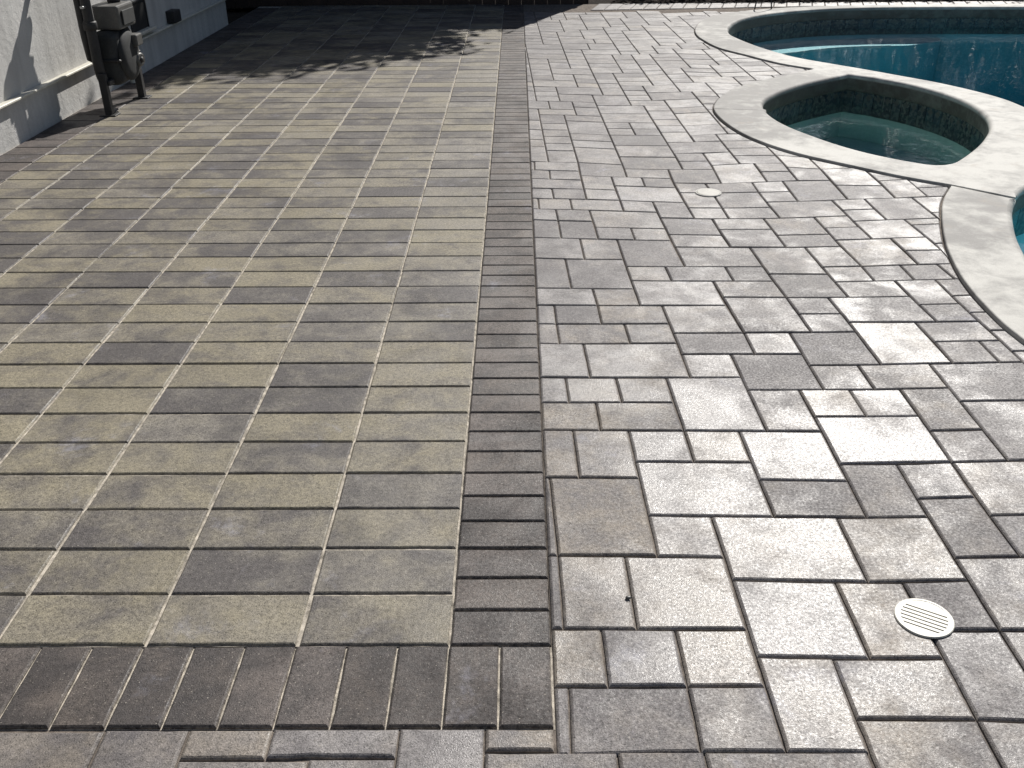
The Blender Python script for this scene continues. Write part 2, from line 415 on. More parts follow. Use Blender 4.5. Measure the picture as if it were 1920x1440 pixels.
def paver_geo(poly, gap, ch, chz, tones, hue, seed, near):
    poly = ccw(poly)
    zt = rng.uniform(-0.0010, 0.0010); tilt = Vector((rng.uniform(-1, 1), rng.uniform(-1, 1))) * 0.0035
    c = sum(poly, Vector((0, 0))) / len(poly)
    xs = [p.x for p in poly]; x0, x1 = min(xs), max(xs)
    if near:                                          # chipped, slightly uneven arrises on the closest pieces
        fine = []
        for i in range(len(poly)):
            a, b = poly[i], poly[(i + 1) % len(poly)]; n = max(1, int((b - a).length / 0.038)); fine.append(a)
            e = (b - a).normalized(); nn = Vector((-e.y, e.x))
            for k in range(1, n): fine.append(a + (b - a) * (k / n) + nn * abs(rng.gauss(0, 0.00075)))
        poly_u = fine
    else: poly_u = poly
    def ring(d):
        base = inset(poly, d)
        if not near: return base
        out = []; k = 0
        for i in range(len(poly)):
            a, b = base[i], base[(i + 1) % len(poly)]; n = max(1, int((poly[(i + 1) % len(poly)] - poly[i]).length / 0.038))
            e = (b - a).normalized(); nn = Vector((-e.y, e.x)); out.append(a)
            for m in range(1, n): out.append(a + (b - a) * (m / n) + nn * jit[k + m])
            k += n
        return out
    jit = [abs(rng.gauss(0, 0.0007)) for _ in range(200)]
    R_ = [(ring(gap / 2), -0.030), (ring(gap / 2), -chz), (ring(gap / 2 + ch * 0.45), -chz * 0.40), (ring(gap / 2 + ch), 0.0)]
    V, F, T = [], [], []
    n = len(R_[0][0])
    for rg, dz in R_:
        for p in rg:
            V.append((p.x, p.y, zt + dz + tilt.dot(p - c) * (1 if dz > -0.02 else 0)))
            t = (p.x - x0) / max(1e-6, x1 - x0); T.append((tones[0] * (1 - t) + tones[1] * t, hue, seed, 1.0))
    for k in range(3):
        for i in range(n):
            j = (i + 1) % n; F.append((k * n + i, k * n + j, (k + 1) * n + j, (k + 1) * n + i))
    F.append(tuple(3 * n + i for i in range(n)))
    return V, F, T

def build_paving(name, bed, items, mat, gap, ch, chz, most=300):
    """items: (polygon, (tone at its two ends), hue). The pieces that show largest are objects, the rest one joined part."""
    bed['kind'] = 'structure'
    ranked = sorted(items, key=lambda it: -screen_area(it[0]))
    rest = ([], [], [])
    for k, (poly, tones, hue) in enumerate(ranked):
        near = k < most and screen_area(poly) > 5200
        V, F, T = paver_geo(poly, gap, ch, chz, tones, hue, rng.random(), near)
        if k < most:
            me = bpy.data.meshes.new('paver'); me.from_pydata(V, [], F); me.materials.append(mat)
            at = me.attributes.new('tone', 'FLOAT_COLOR', 'POINT'); at.data.foreach_set('color', [c for t in T for c in t])
            link(bpy.data.objects.new('paver', me), bed)
        else:
            b = len(rest[0]); rest[0].extend(V); rest[1].extend([tuple(i + b for i in f) for f in F]); rest[2].extend(T)
    if rest[0]:
        me = bpy.data.meshes.new('distant_pavers'); me.from_pydata(rest[0], [], rest[1]); me.materials.append(mat)
        at = me.attributes.new('tone', 'FLOAT_COLOR', 'POINT'); at.data.foreach_set('color', [c for t in rest[2] for c in t])
        o = link(bpy.data.objects.new('distant_pavers', me), bed); o['kind'] = 'stuff'

def quad(x0, y0, x1, y1): return [Vector((x0, y0)), Vector((x1, y0)), Vector((x1, y1)), Vector((x0, y1))]
def sheet(name, x0, y0, x1, y1, z, mat): return mesh_obj(name, [(x0, y0, z), (x1, y0, z), (x1, y1, z), (x0, y1, z)], [(0, 1, 2, 3)], mat)

WALL_X = -2.65
# --- stack-bond patio field, 12 x 6 inch pieces; tones read off the photograph for the closest rows
NEAR_TONES = {
 (0,0):(.30,.85,.5),(0,1):(.90,.80,.6),(0,2):(.85,.50,.8),(0,3):(.4,.3,.5),
 (1,0):(.45,.40,.2),(1,1):(.10,.15,.1),(1,2):(.75,.55,.8),(1,3):(.45,.4,.9),
 (2,0):(.40,.95,.6),(2,1):(.45,.40,.5),(2,2):(.15,.35,.5),(2,3):(.4,.3,.4),
 (3,0):(.50,.35,.0),(3,1):(.75,.70,.9),(3,2):(.50,.75,.8),(3,3):(.6,.7,.8),
 (4,0):(.70,.80,.7),(4,1):(.35,.40,.4),(4,2):(.70,.65,.8),(4,3):(.55,.75,.9),
 (5,0):(.65,.70,.7),(5,1):(.75,.85,.9),(5,2):(.60,.55,.0),(5,3):(.65,.60,.8),(5,4):(.8,.8,1),
 (6,0):(.85,.80,.7),(6,1):(.15,.20,.2),(6,2):(.05,.10,.1),(6,3):(.90,.85,1),(6,4):(.2,.05,.3),
 (7,0):(.95,.85,.6),(7,1):(.10,.25,.3),(7,2):(.80,.75,1),(7,3):(.80,.75,1),(7,4):(.75,.85,1),
 (8,0):(.95,.75,.7),(8,1):(.50,.60,.6),(8,2):(.75,.70,.9),(8,3):(.10,.05,.2),(8,4):(.70,.65,1),
 (9,0):(.80,.15,.4),(9,1):(.30,.50,.2),(9,2):(.75,.60,.8),(9,3):(.65,.55,.7),
 (10,0):(.55,.60,.3),(10,1):(.30,.40,.1),(10,2):(.80,.85,.9),(10,3):(.85,.80,1),(10,4):(.3,.6,.8),
 (11,0):(.20,.20,.2),(11,1):(.95,.95,.7),(11,2):(.05,.10,.1),(11,3):(.5,.6,.8),
 (12,0):(.50,.55,.1),(12,1):(.15,.20,.3),(12,2):(.80,.85,1),(12,3):(.3,.35,.4),
 (13,0):(.65,.60,.4),(13,1):(.90,.75,.8),(13,2):(.80,.75,1),
 (14,0):(.85,.75,1),(14,1):(.20,.35,.1),(14,2):(.30,.25,.2),
 (15,0):(.90,.80,1),(15,1):(.25,.20,.2),(15,2):(.55,.45,.3)}
# --- pool deck lattice: ground position (tenths of an inch) of every 3 inch lattice corner, i = -1..26, j = -1..49
LAT = """61 30 30 30 30 29 29 29 29 28 29 28 29 28 28 28 28 28 28 28 28 27 27 28 27 27 27 27|-138 0 2 1 1 0 -1 0 -1 -1 -2 -1 -1 -1 -2 -1 0 -1 -1 -1 -1 -2 -1 -1 -1 -2 -1 -2
61 30 30 30 30 30 29 28 29 29 28 29 29 28 28 28 28 28 28 28 28 27 28 27 28 27 27 27|-106 0 1 1 1 0 0 0 -1 -1 -1 -1 -1 -2 -1 -1 -1 -1 -1 -1 -1 -1 -1 -1 -1 -1 -1 -2
62 30 30 29 30 30 29 29 28 29 29 28 29 28 29 28 28 28 28 28 28 28 27 28 27 27 28 27|-75 1 0 1 0 0 0 0 -1 -1 0 0 -1 -2 -1 -1 -1 -1 -1 0 -1 -1 -1 -1 -1 -1 -1 -1
62 30 30 29 30 29 29 29 29 29 29 29 28 28 29 28 29 28 28 28 28 28 28 27 28 27 27 27|-43 0 0 0 0 0 0 -1 -1 0 0 0 0 -2 -1 -1 0 -1 -1 0 -1 -1 0 -1 -1 -1 -1 0
62 30 29 30 30 29 29 29 29 29 29 28 29 28 28 29 29 29 28 28 28 28 28 27 28 27 28 27|-13 0 0 0 0 0 0 -1 -1 0 0 0 0 -1 0 -1 -1 0 -1 0 -1 0 -1 0 -1 -1 0 -1
61 30 30 29 30 29 29 30 29 29 28 29 28 28 29 29 30 28 29 28 28 28 28 27 28 28 27 27|18 0 0 -1 0 0 0 -1 -1 0 0 0 0 0 -1 0 0 -1 0 0 -1 0 -1 0 -1 0 0 -1
61 30 29 30 29 30 29 29 30 28 29 28 28 29 29 29 30 29 28 28 29 28 27 28 28 28 27 28|49 -1 0 0 0 -1 0 -1 -1 -1 -1 0 1 1 0 0 0 0 0 -1 0 0 -1 0 0 0 -1 0
60 30 30 30 29 29 30 29 29 29 28 29 28 29 29 30 29 29 29 28 28 28 28 28 28 28 27 28|80 -1 0 0 -1 -1 0 -1 -1 -1 -1 0 1 1 1 0 0 0 0 0 0 -1 0 0 0 0 0 0
60 30 30 29 29 30 29 30 29 29 28 28 29 29 29 30 29 29 29 28 29 28 28 28 28 28 27 28|110 0 -1 0 0 -1 -1 -1 -1 -1 0 0 0 1 1 1 0 0 0 0 0 0 0 0 0 0 0 0
59 30 30 30 29 29 30 29 29 29 29 28 29 29 29 29 29 30 29 29 28 28 28 28 28 28 28 28|141 0 -1 -1 0 -1 -1 0 -1 -1 -1 0 0 1 1 1 1 0 0 0 0 0 1 0 0 0 0 0
59 29 30 30 29 30 29 30 29 29 29 28 29 29 28 30 29 29 30 29 28 29 28 28 28 28 28 28|172 -1 0 -1 -1 -1 -1 0 -1 -1 -1 0 0 1 1 1 1 1 0 0 0 1 0 0 0 1 0 1
58 29 30 30 30 29 30 29 30 29 28 29 29 29 29 28 30 29 30 29 28 29 28 28 28 28 28 28|202 0 -1 -1 -1 0 -1 -1 -1 0 -1 -1 0 0 2 1 1 1 0 1 0 1 0 0 1 0 1 1
57 29 30 30 30 30 30 29 29 30 29 29 29 28 29 29 29 29 30 29 28 29 28 29 28 28 28 28|233 -1 0 -1 -1 -1 0 -1 -1 -1 -1 -1 0 0 1 2 1 1 1 1 0 1 0 1 0 1 1 0
56 30 30 30 29 30 30 30 29 29 30 29 29 29 28 29 29 30 29 29 28 29 28 29 28 28 28 28|263 -1 0 -1 -1 0 -1 0 -1 -1 -2 -1 0 0 1 2 1 2 0 1 1 0 1 1 0 1 1 1
56 29 30 30 30 30 29 30 30 29 30 29 29 29 29 29 29 29 29 29 28 29 29 28 28 29 28 28|293 -1 0 -1 0 -1 0 -1 0 -1 -1 -1 -1 0 1 2 1 1 1 0 1 1 1 1 0 1 1 1
55 29 30 30 30 30 30 29 30 30 30 29 29 29 29 29 29 29 29 29 28 29 28 29 28 29 28 28|324 -1 -1 -1 0 0 -1 0 -1 -1 0 -1 0 0 1 0 1 1 1 1 1 0 1 1 1 1 1 2
54 30 30 30 30 29 30 30 30 30 30 29 29 29 29 29 29 29 29 29 28 29 28 29 28 29 28 28|354 -1 -1 0 -1 0 0 -1 -1 0 -1 0 0 0 0 1 1 1 1 0 1 1 1 1 1 1 1 2
53 30 30 30 30 29 30 30 30 30 30 30 29 29 29 29 29 29 29 29 28 29 28 29 28 29 28 29|383 -1 0 0 -1 0 0 -1 -1 0 -1 0 0 1 0 0 1 2 1 0 1 0 1 1 1 2 1 2
52 30 30 30 30 30 29 30 30 30 30 30 29 29 30 29 29 29 29 29 29 28 28 29 28 29 28 29|413 -1 0 -1 0 0 -1 0 0 -1 0 0 0 0 0 1 1 1 1 1 1 1 0 1 1 1 2 1
51 30 30 30 30 30 30 29 30 31 30 29 30 29 29 29 29 30 29 29 29 29 28 28 28 29 28 29|443 -1 -1 0 -1 0 0 0 0 0 -1 0 0 0 1 1 1 1 1 1 1 0 1 0 1 2 1 2
50 30 30 30 30 30 30 30 30 30 30 30 29 30 29 29 29 30 29 29 29 29 28 28 28 28 29 29|473 -1 -1 0 -1 0 0 0 0 0 0 0 0 0 0 1 1 1 1 1 1 1 0 0 1 2 2 2
49 30 30 30 30 30 30 30 31 30 30 29 30 29 29 29 29 31 29 29 29 28 29 28 28 28 29 29|503 -1 -1 0 0 0 0 0 0 0 0 0 -1 1 0 1 0 1 1 1 1 0 1 1 0 2 2 2
48 30 30 30 30 30 30 30 31 31 30 29 29 30 28 29 30 30 30 28 29 28 29 28 28 29 29 28|534 -2 -1 0 0 1 0 0 -1 0 1 -1 0 1 0 1 0 0 0 1 1 1 1 1 0 2 2 2
47 30 30 30 30 30 30 30 31 31 30 29 30 29 29 29 29 30 30 28 28 29 28 29 29 28 29 29|564 -2 -1 0 0 0 0 0 0 0 0 0 0 1 1 0 0 -1 1 0 1 1 1 1 1 2 2 2
47 30 29 30 30 30 30 30 30 31 30 30 30 29 29 29 30 29 29 29 28 28 29 29 29 29 29 29|594 -2 -1 0 -1 0 0 0 0 0 1 -1 0 1 0 1 0 -1 0 1 1 0 2 1 2 2 2 2
46 30 30 30 29 30 30 30 30 30 30 30 30 30 29 29 29 29 30 28 29 28 29 29 29 29 29 29|624 -2 -1 0 -1 0 -1 0 0 0 0 0 -1 1 0 0 0 0 1 0 1 0 2 2 2 2 3 2
46 30 29 30 30 29 30 30 30 30 29 30 31 30 29 28 29 29 30 29 29 28 29 30 29 29 29 29|654 -2 -1 0 -1 0 -1 -1 -1 1 0 -1 -1 0 0 0 0 0 1 1 1 1 1 2 3 3 2 3
44 30 30 30 30 29 30 30 30 30 30 29 30 30 29 29 29 29 29 29 29 30 30 29 29 29 29 29|684 -2 -1 -1 0 -1 -1 -1 0 -1 0 -1 -1 0 0 -1 0 1 1 1 1 1 2 2 3 3 3 2
43 30 30 29 30 30 30 30 30 30 30 29 29 30 30 29 29 29 29 29 29 30 31 30 28 28 29 29|713 -2 0 -1 -1 -1 0 -1 -1 -1 0 -1 0 -1 -1 0 0 1 1 1 1 1 2 3 2 3 3 3
42 30 29 30 30 31 29 30 29 30 30 30 29 29 30 29 29 30 29 29 30 30 30 29 28 29 29 30|743 -2 -1 -1 -1 -1 0 -1 -1 -1 0 -1 0 0 -1 -1 -1 1 1 2 1 2 1 3 2 3 3 3
41 30 29 30 30 31 30 29 29 30 30 30 29 29 29 30 29 30 29 30 29 30 28 28 29 29 31 30|773 -3 -1 -2 -1 0 -1 -1 -1 0 -1 0 0 0 -1 -2 0 1 1 2 2 1 1 2 2 4 3 4
40 30 30 29 30 30 30 30 29 30 30 30 29 29 29 30 29 30 30 30 29 29 28 27 29 30 31 30|803 -4 -2 -1 -1 -1 -1 -1 0 -1 0 -1 0 0 -1 -1 0 0 2 2 2 2 1 1 2 3 4 4
39 30 30 29 30 30 30 30 29 30 30 30 29 29 29 29 30 29 30 30 30 30 28 28 29 30 30 30|833 -4 -2 -2 -1 -1 -1 -1 -1 0 -1 -1 0 -1 0 -1 0 1 1 3 3 1 1 1 2 3 4 4
38 30 30 29 30 30 30 29 30 30 29 30 29 30 29 29 29 29 30 30 31 31 29 29 29 29 29 29|863 -3 -3 -1 -2 -1 -2 -1 -1 -1 -1 -1 -1 -1 -1 0 0 1 2 3 3 2 1 1 2 3 4 4
38 29 30 30 30 30 29 29 30 30 29 29 30 30 29 28 30 29 29 30 32 30 30 30 29 29 29 29|894 -3 -2 -2 -2 -2 -2 -2 -2 -1 -1 -1 -1 -1 -1 0 0 1 2 2 4 2 2 1 2 3 4 4
37 29 30 30 30 30 30 29 29 29 30 29 29 30 29 30 29 29 29 30 31 31 30 29 29 29 30 29|925 -3 -2 -2 -3 -2 -3 -2 -2 -1 -2 -1 -1 -1 -1 0 1 1 2 2 2 3 2 2 2 3 4 4
36 30 29 31 30 30 29 29 29 30 29 29 29 29 30 30 29 29 30 29 30 30 31 29 30 29 30 29|955 -3 -3 -2 -3 -2 -3 -3 -2 -1 -2 -1 -2 0 -1 0 1 2 1 2 3 3 2 2 3 3 4 3
35 30 30 30 30 30 29 30 29 29 29 29 29 30 29 30 29 30 29 29 30 30 30 30 30 29 30 30|985 -4 -3 -3 -3 -2 -3 -2 -2 -2 -2 -2 -2 0 0 0 1 2 2 2 3 2 3 3 2 4 3 3
35 29 30 30 29 30 30 30 29 29 29 29 29 30 29 30 29 29 30 30 29 30 29 30 30 30 30 30|1015 -4 -4 -3 -3 -2 -3 -2 -3 -3 -2 -3 -1 0 0 0 1 2 3 3 2 3 3 3 3 3 3 3
34 30 29 30 29 30 30 29 30 29 29 29 30 29 30 29 29 29 30 30 30 29 29 30 30 30 30 30|1044 -4 -3 -3 -3 -3 -3 -2 -4 -3 -3 -2 -2 0 0 1 1 2 3 3 3 3 3 2 3 3 3 4
34 29 30 29 29 30 30 30 29 29 29 30 29 30 29 29 28 30 30 30 30 29 29 30 30 30 30 31|1074 -4 -4 -3 -2 -3 -3 -3 -3 -4 -3 -3 -2 0 1 1 1 1 3 4 3 3 2 3 2 3 4 4
33 30 29 29 30 29 30 30 30 29 28 29 30 30 29 29 28 29 30 31 30 30 29 29 30 30 30 31|1104 -4 -4 -3 -2 -2 -3 -4 -4 -4 -3 -3 -2 0 0 2 1 1 2 4 3 3 3 2 2 3 4 4
33 29 30 29 29 30 30 30 29 29 28 29 30 31 29 28 28 29 29 31 31 30 30 29 29 30 31 30|1135 -5 -4 -2 -2 -2 -4 -4 -4 -5 -3 -3 -2 0 0 2 2 0 2 3 3 4 3 1 2 3 5 4
33 29 29 29 29 30 30 30 29 29 28 29 31 30 29 28 28 29 29 31 32 30 30 29 29 30 30 31|1165 -5 -3 -3 -1 -3 -3 -4 -5 -5 -4 -3 -2 -1 1 2 1 1 1 3 3 3 3 1 0 4 6 5
32 29 29 29 30 30 29 30 29 28 29 30 30 30 29 28 29 29 30 31 32 31 30 28 29 30 29 30|1196 -5 -4 -3 -1 -2 -4 -5 -4 -4 -5 -3 -3 -1 0 2 2 1 3 3 2 1 1 -2 0 5 7 7
32 28 29 30 29 30 30 30 28 29 28 29 30 30 30 29 29 30 30 31 32 31 30 28 29 30 29 30|1227 -5 -4 -3 -3 -3 -4 -5 -3 -4 -4 -4 -3 -2 0 3 3 3 3 3 2 0 -1 -4 0 3 7 9
31 29 29 29 30 30 30 29 29 29 28 29 29 30 30 30 30 30 30 30 31 31 30 30 29 30 29 29|1258 -5 -5 -3 -4 -3 -5 -5 -3 -2 -4 -4 -4 -2 0 4 4 4 4 3 1 -1 -2 -4 -1 4 6 8
31 29 29 29 30 30 30 29 30 28 28 28 30 29 30 31 31 30 29 30 31 31 30 30 29 30 28 29|1289 -6 -5 -4 -3 -4 -5 -4 -4 -2 -4 -3 -3 -3 1 4 5 5 3 2 -1 -2 -2 -3 1 4 6 6
31 29 29 29 30 29 30 30 30 29 28 28 29 30 31 31 30 30 29 29 31 32 31 28 29 29 28 29|1319 -6 -5 -4 -3 -4 -5 -5 -4 -2 -3 -2 -3 -2 1 5 6 4 3 -1 -4 -6 -3 3 3 5 5 6
31 29 29 29 30 30 29 31 29 29 29 29 29 31 30 30 30 29 29 30 31 32 31 27 27 29 29 30|1349 -7 -5 -4 -2 -3 -5 -6 -5 -3 -2 -1 -2 -1 1 5 7 4 1 -3 -7 -9 -2 5 7 5 5 4
31 29 29 29 30 30 30 30 29 29 29 29 30 30 31 29 30 29 29 30 31 32 30 27 27 29 30 30|1380 -7 -6 -4 -1 -3 -5 -7 -6 -3 -1 -2 -1 0 0 4 6 5 0 -3 -8 -9 -1 6 7 5 4 5"""
_lat = []
for row in LAT.split('\n'):
    a, b = row.split('|'); _lat.append(list(zip(np.cumsum([int(v) for v in a.split()]), np.cumsum([int(v) for v in b.split()]))))
def LV(i, j):                                         # lattice corner -> metres
    ci, cj = min(max(i, -1), 26), min(max(j, -1), 49)
    x, y = _lat[cj + 1][ci + 1]; x /= 10; y /= 10
    x += (i - ci) * 2.95 - (j - cj) * 0.075; y += (j - cj) * 2.95 + (i - ci) * 0.0
    return Vector((x * IN, y * IN))
DECK = """P21:5,0,7,3 P1325:3,0,5,2 P430:0,0,3,2 P22:7,1,10,3 P6:1,2,3,4 P7:3,2,5,4 P5:-2,2,1,4 P17:8,3,10,6 P16:5,3,8,6 P18:10,4,12,6 P3:2,4,5,7 P2:0,4,2,7 P9:5,6,9,9 P10:9,6,12,9 P4:3,7,5,9 P14:12,7,14,10 P1:0,7,3,11 P12:10,9,12,12 P11:7,9,10,11 P8:3,9,7,12 P13:12,10,14,12 P31:7,11,10,14 P29:1,11,3,14 P30:-2,11,1,14 P32:10,12,14,15 P27:5,12,7,14 P28:3,12,5,14 P33:14,12,16,14 P37:8,14,10,17 P38:5,14,8,18 P34:14,14,16,17 P56:2,14,5,16 P57:-1,14,2,16 P36:10,15,12,17 P35:12,15,14,17 P55:3,16,5,18 P53:1,16,3,18 P54:-1,16,1,18 P39:8,17,11,20 P44:11,17,13,19 P45:13,17,16,19 P40:6,18,8,20 P51:2,18,6,21 P52:-1,18,2,21 P43:11,19,14,22 P136:14,19,17,23 P134:17,19,19,21 P42:9,20,11,22 P41:6,20,9,22 P59:-1,21,1,23 P60:4,21,6,23 P58:1,21,4,23 P133:17,21,20,23 P139:12,22,14,24 P64:6,22,9,25 P148:9,22,12,26 P63:3,23,6,25 P62:1,23,3,25 P61:-1,23,1,25 P130:18,23,20,25 P137:14,23,18,26 P138:12,24,14,26 P129:18,25,20,28 P67:5,25,9,28 P66:3,25,5,27 P65:-1,25,3,27 P140:12,26,15,29 P128:15,26,18,28 P147:9,26,12,28 P69:2,27,5,31 P68:-1,27,2,31 P127:17,28,19,30 P143:15,28,17,30 P146:10,28,12,30 P71:7,28,10,30 P70:5,28,7,30 P126:19,28,21,30 P141:12,29,15,33 P142:15,30,17,33 P78:8,30,12,33 P122:17,30,20,34 P77:5,30,8,34 P125:20,30,22,32 P76:3,31,5,34 P75:-1,31,3,34 P124:20,32,22,34 P118:14,33,17,35 P116:11,33,14,36 P79:8,33,11,35 P120:17,34,19,36 P87:6,34,8,36 P86:4,34,6,36 P121:19,34,22,37 P82:2,34,4,37 P81:-1,34,2,37 P117:14,35,17,38 P80:8,35,11,38 P115:11,36,14,38 P119:17,36,19,38 P85:4,36,8,39 P84:2,37,4,39 P164:19,37,21,39 P83:-1,37,2,39 P114:12,38,15,40 P165:21,37,24,41 P113:10,38,12,40 P92:8,38,10,41 P154:15,38,19,41 P91:6,39,8,41 P90:3,39,6,41 P163:19,39,21,41 P111:10,40,12,43 P89:1,39,3,41 P112:12,40,15,43 P153:15,41,17,43 P96:6,41,10,44 P155:17,41,20,45 P162:20,41,23,44 P95:4,41,6,43 P94:2,41,4,43 P93:-1,41,2,43 P166:23,41,25,45 P110:12,43,15,45 P109:10,43,12,45 P152:15,43,17,45 P161:20,44,23,48 P98:4,43,6,46 P97:-1,43,4,45 P100:8,44,10,46 P99:6,44,8,46 P106:10,45,13,48 P156:13,45,16,49 P158:16,45,18,47 P159:18,45,20,48 P102:2,45,4,47 P101:-1,45,2,47 P105:7,46,10,48 P104:4,46,7,49 P157:16,47,18,49 P103:1,47,4,49 P19:10,1,12,4 P20:12,1,14,4 P15:12,4,15,7 P23:7,-2,10,1 P24:10,-2,13,1 P50:14,7,16,9 P48:14,9,17,12 P47:16,12,19,16 P46:16,16,20,19 Q1:-2,0,0,2 Q2:-2,4,0,7 Q3:-2,7,0,11 Q4:-1,39,1,41 Q5:-1,47,1,49"""
DTONE = dict(P43=.05,P39=.2,P41=.3,P42=.75,P40=.85,P38=.8,P37=.6,P36=.95,P35=.85,P32=1,P31=1,P27=.95,P28=.75,P29=.55,P30=.45,P1=.4,P8=.9,P9=1.05,P10=.7,P11=.45,P12=.35,P13=.6,P14=.2,P15=.55,P16=1.0,P17=.75,P18=.1,P21=.9,P22=.6,P23=.4,P3=1.0,P2=.8,P4=.95,P5=.7,P6=.6,P7=.9,P430=.3,P1325=.4,P57=.45,P56=.42,P54=.7,P53=.75,P55=.5,P51=.7,P52=.65,P58=.4,P59=.5,P60=.35,P62=.12,P61=.5,P63=.4,P64=.45,P65=.5,P66=.35,P67=.5,P78=.35,P92=.3,P96=.6,P112=.25,P85=.6,P94=.3,P90=.65,P45=.55,P44=.45,P34=.5,P33=.65,P136=.85,P137=.5,P138=.35,P120=.35,P19=.5,P47=.45,P46=.4,P48=.7,P50=.4,P20=.5)
DHUE = dict(P1=1.0,P57=.9,P56=.9,P58=.8,P63=.9,P66=.9,P60=.6,P5=.8,P10=.6,P22=.5,P34=.5,P30=.7,P29=.6,P59=.4,P43=0,P39=0,P41=0,P62=0,P65=0,P55=.7)

occ = set(); pieces = []
for w in DECK.split():
    n, v = w.split(':'); i0, j0, i1, j1 = map(int, v.split(',')); pieces.append((n, i0, j0, i1, j1))
    occ |= {(x, y) for x in range(i0, i1) for y in range(j0, j1)}
fr = random.Random(21)
IMAX, JMAX = 76, 122
for j in range(-2, JMAX):
    i = -1 if j > 20 else 0
    if j < 0: i = 13
    while i < IMAX:
        if (i, j) in occ: i += 1; continue
        run = 0
        while i + run < IMAX and (i + run, j) not in occ and run < 9: run += 1
        ws = [w for w in (2, 2, 3, 3, 3, 4) if w <= run and run - w != 1] or [min(run, 3)]
        w = fr.choice(ws); h = fr.choice((3, 3) if w == 4 else (2, 2, 3, 4) if w == 3 else (2, 2, 3) if w == 2 else (2,))
        while h > 1 and any((i + a, j + b) in occ for a in range(w) for b in range(h)): h -= 1
        occ |= {(i + a, j + b) for a in range(w) for b in range(h)}
        pieces.append(('F', i, j, i + w, j + h)); i += w

EDGE_X = 0.2061
cut_loop = offset_loop(ccw(outer_loop), 0.0045)
def seg_hit(a, b, poly):                              # where segment a-b crosses the edge of poly: (edge + fraction, point)
    best = None
    for e in range(len(poly)):
        p, q = poly[e], poly[(e + 1) % len(poly)]; r_, s_ = b - a, q - p; den = r_.x * s_.y - r_.y * s_.x
        if abs(den) < 1e-12: continue
        w = p - a; t_ = (w.x * s_.y - w.y * s_.x) / den; u_ = (w.x * r_.y - w.y * r_.x) / den
        if -1e-9 <= t_ <= 1 + 1e-9 and -1e-9 <= u_ <= 1 + 1e-9: best = (e + min(max(u_, 0), .999999), a + r_ * t_)
    return best
def cut_by_coping(poly):
    poly = ccw(poly); n = len(cut_loop); xs = [p.x for p in poly]; ys = [p.y for p in poly]
    bx = (min(xs), max(xs), min(ys), max(ys))
    inn_ = [i for i in range(n) if bx[0] <= cut_loop[i].x <= bx[1] and bx[2] <= cut_loop[i].y <= bx[3] and inside(cut_loop[i], poly)]
    if not inn_:
        c = sum(poly, Vector((0, 0))) / len(poly); return None if inside(c, cut_loop) else poly
    runs = [[inn_[0]]]
    for i in inn_[1:]:
        if i == runs[-1][-1] + 1: runs[-1].append(i)
        else: runs.append([i])
    run = max(runs, key=len)
    h0 = seg_hit(cut_loop[run[0] - 1], cut_loop[run[0]], poly); h1 = seg_hit(cut_loop[run[-1]], cut_loop[(run[-1] + 1) % n], poly)
    if h0 is None or h1 is None: return None if inside(sum(poly, Vector((0, 0))) / len(poly), cut_loop) else poly
    line = [h0[1]] + [cut_loop[i] for i in run] + [h1[1]]
    if len(line) > 5: line = [line[0]] + line[2:-2:2] + [line[-1]]
    # the coping lies to the left of the (ccw) loop: keep the right side = line reversed, then the rim ccw from its start to its end
    N = len(poly); out = list(reversed(line)); e = int(h0[0]); end = h1[0]; pos = h0[0]
    k = e + 1; lim = end if end > pos else end + N
    while k <= lim: out.append(poly[k % N]); k += 1
    res = [out[0]]
    for q in out[1:]:
        if (q - res[-1]).length > 0.004: res.append(q)
    if (res[0] - res[-1]).length < 0.004: res.pop()
    return res if len(res) > 2 and area(res) > 0.0008 else None
SOLD_Y0 = 9.13
deck_items = []
for n, i0, j0, i1, j1 in pieces:
    poly = [LV(i0, j0), LV(i1, j0), LV(i1, j1), LV(i0, j1)]
    poly = clip_half(poly, Vector((EDGE_X, 0)), Vector((1, 0)))
    if len(poly) >= 3: poly = clip_half(poly, Vector((1.2, SOLD_Y0)), Vector((0.075, -1)).normalized())
    if len(poly) < 3 or abs(area(poly)) < 0.0004: continue
    poly = cut_by_coping(poly)
    if poly is None or abs(area(poly)) < 0.0008: continue
    if max(p.x for p in poly) - min(p.x for p in poly) < 0.013: continue
    t = DTONE.get(n, None)
    if t is None: t = min(.60, max(.12, fr.gauss(.40, .18)))
    d = fr.uniform(-.12, .12); hue = DHUE.get(n, max(0, fr.gauss(.22, .25)))
    deck_items.append((poly, (t - d, t + d), hue))
for x0, y0, x1, y1, t, hu in [(-36,-14.3,-24,-8.35,.5,.8),(-24,-14.3,-18,-8.25,.45,.6),(-18,-10.85,-12,-8.2,.75,.8),(-12,-10.75,-3,-8.2,.45,0),(-3,-14.3,3.1,-8.15,.6,0),(3.1,-10.2,8.0,-8.15,.6,1),(-18,-16.8,-9,-10.9,.7,.4),(-9,-16.8,-3,-10.8,.6,.3),(3.1,-16.2,12.3,-10.25,.45,.6),(12.3,-16.2,18.3,-10.2,.3,.8),(18.3,-16.2,29.6,-10.2,.35,.5)]:
    deck_items.append((quad(x0 * IN, y0 * IN, x1 * IN, y1 * IN), (t - .05, t + .05), hu))

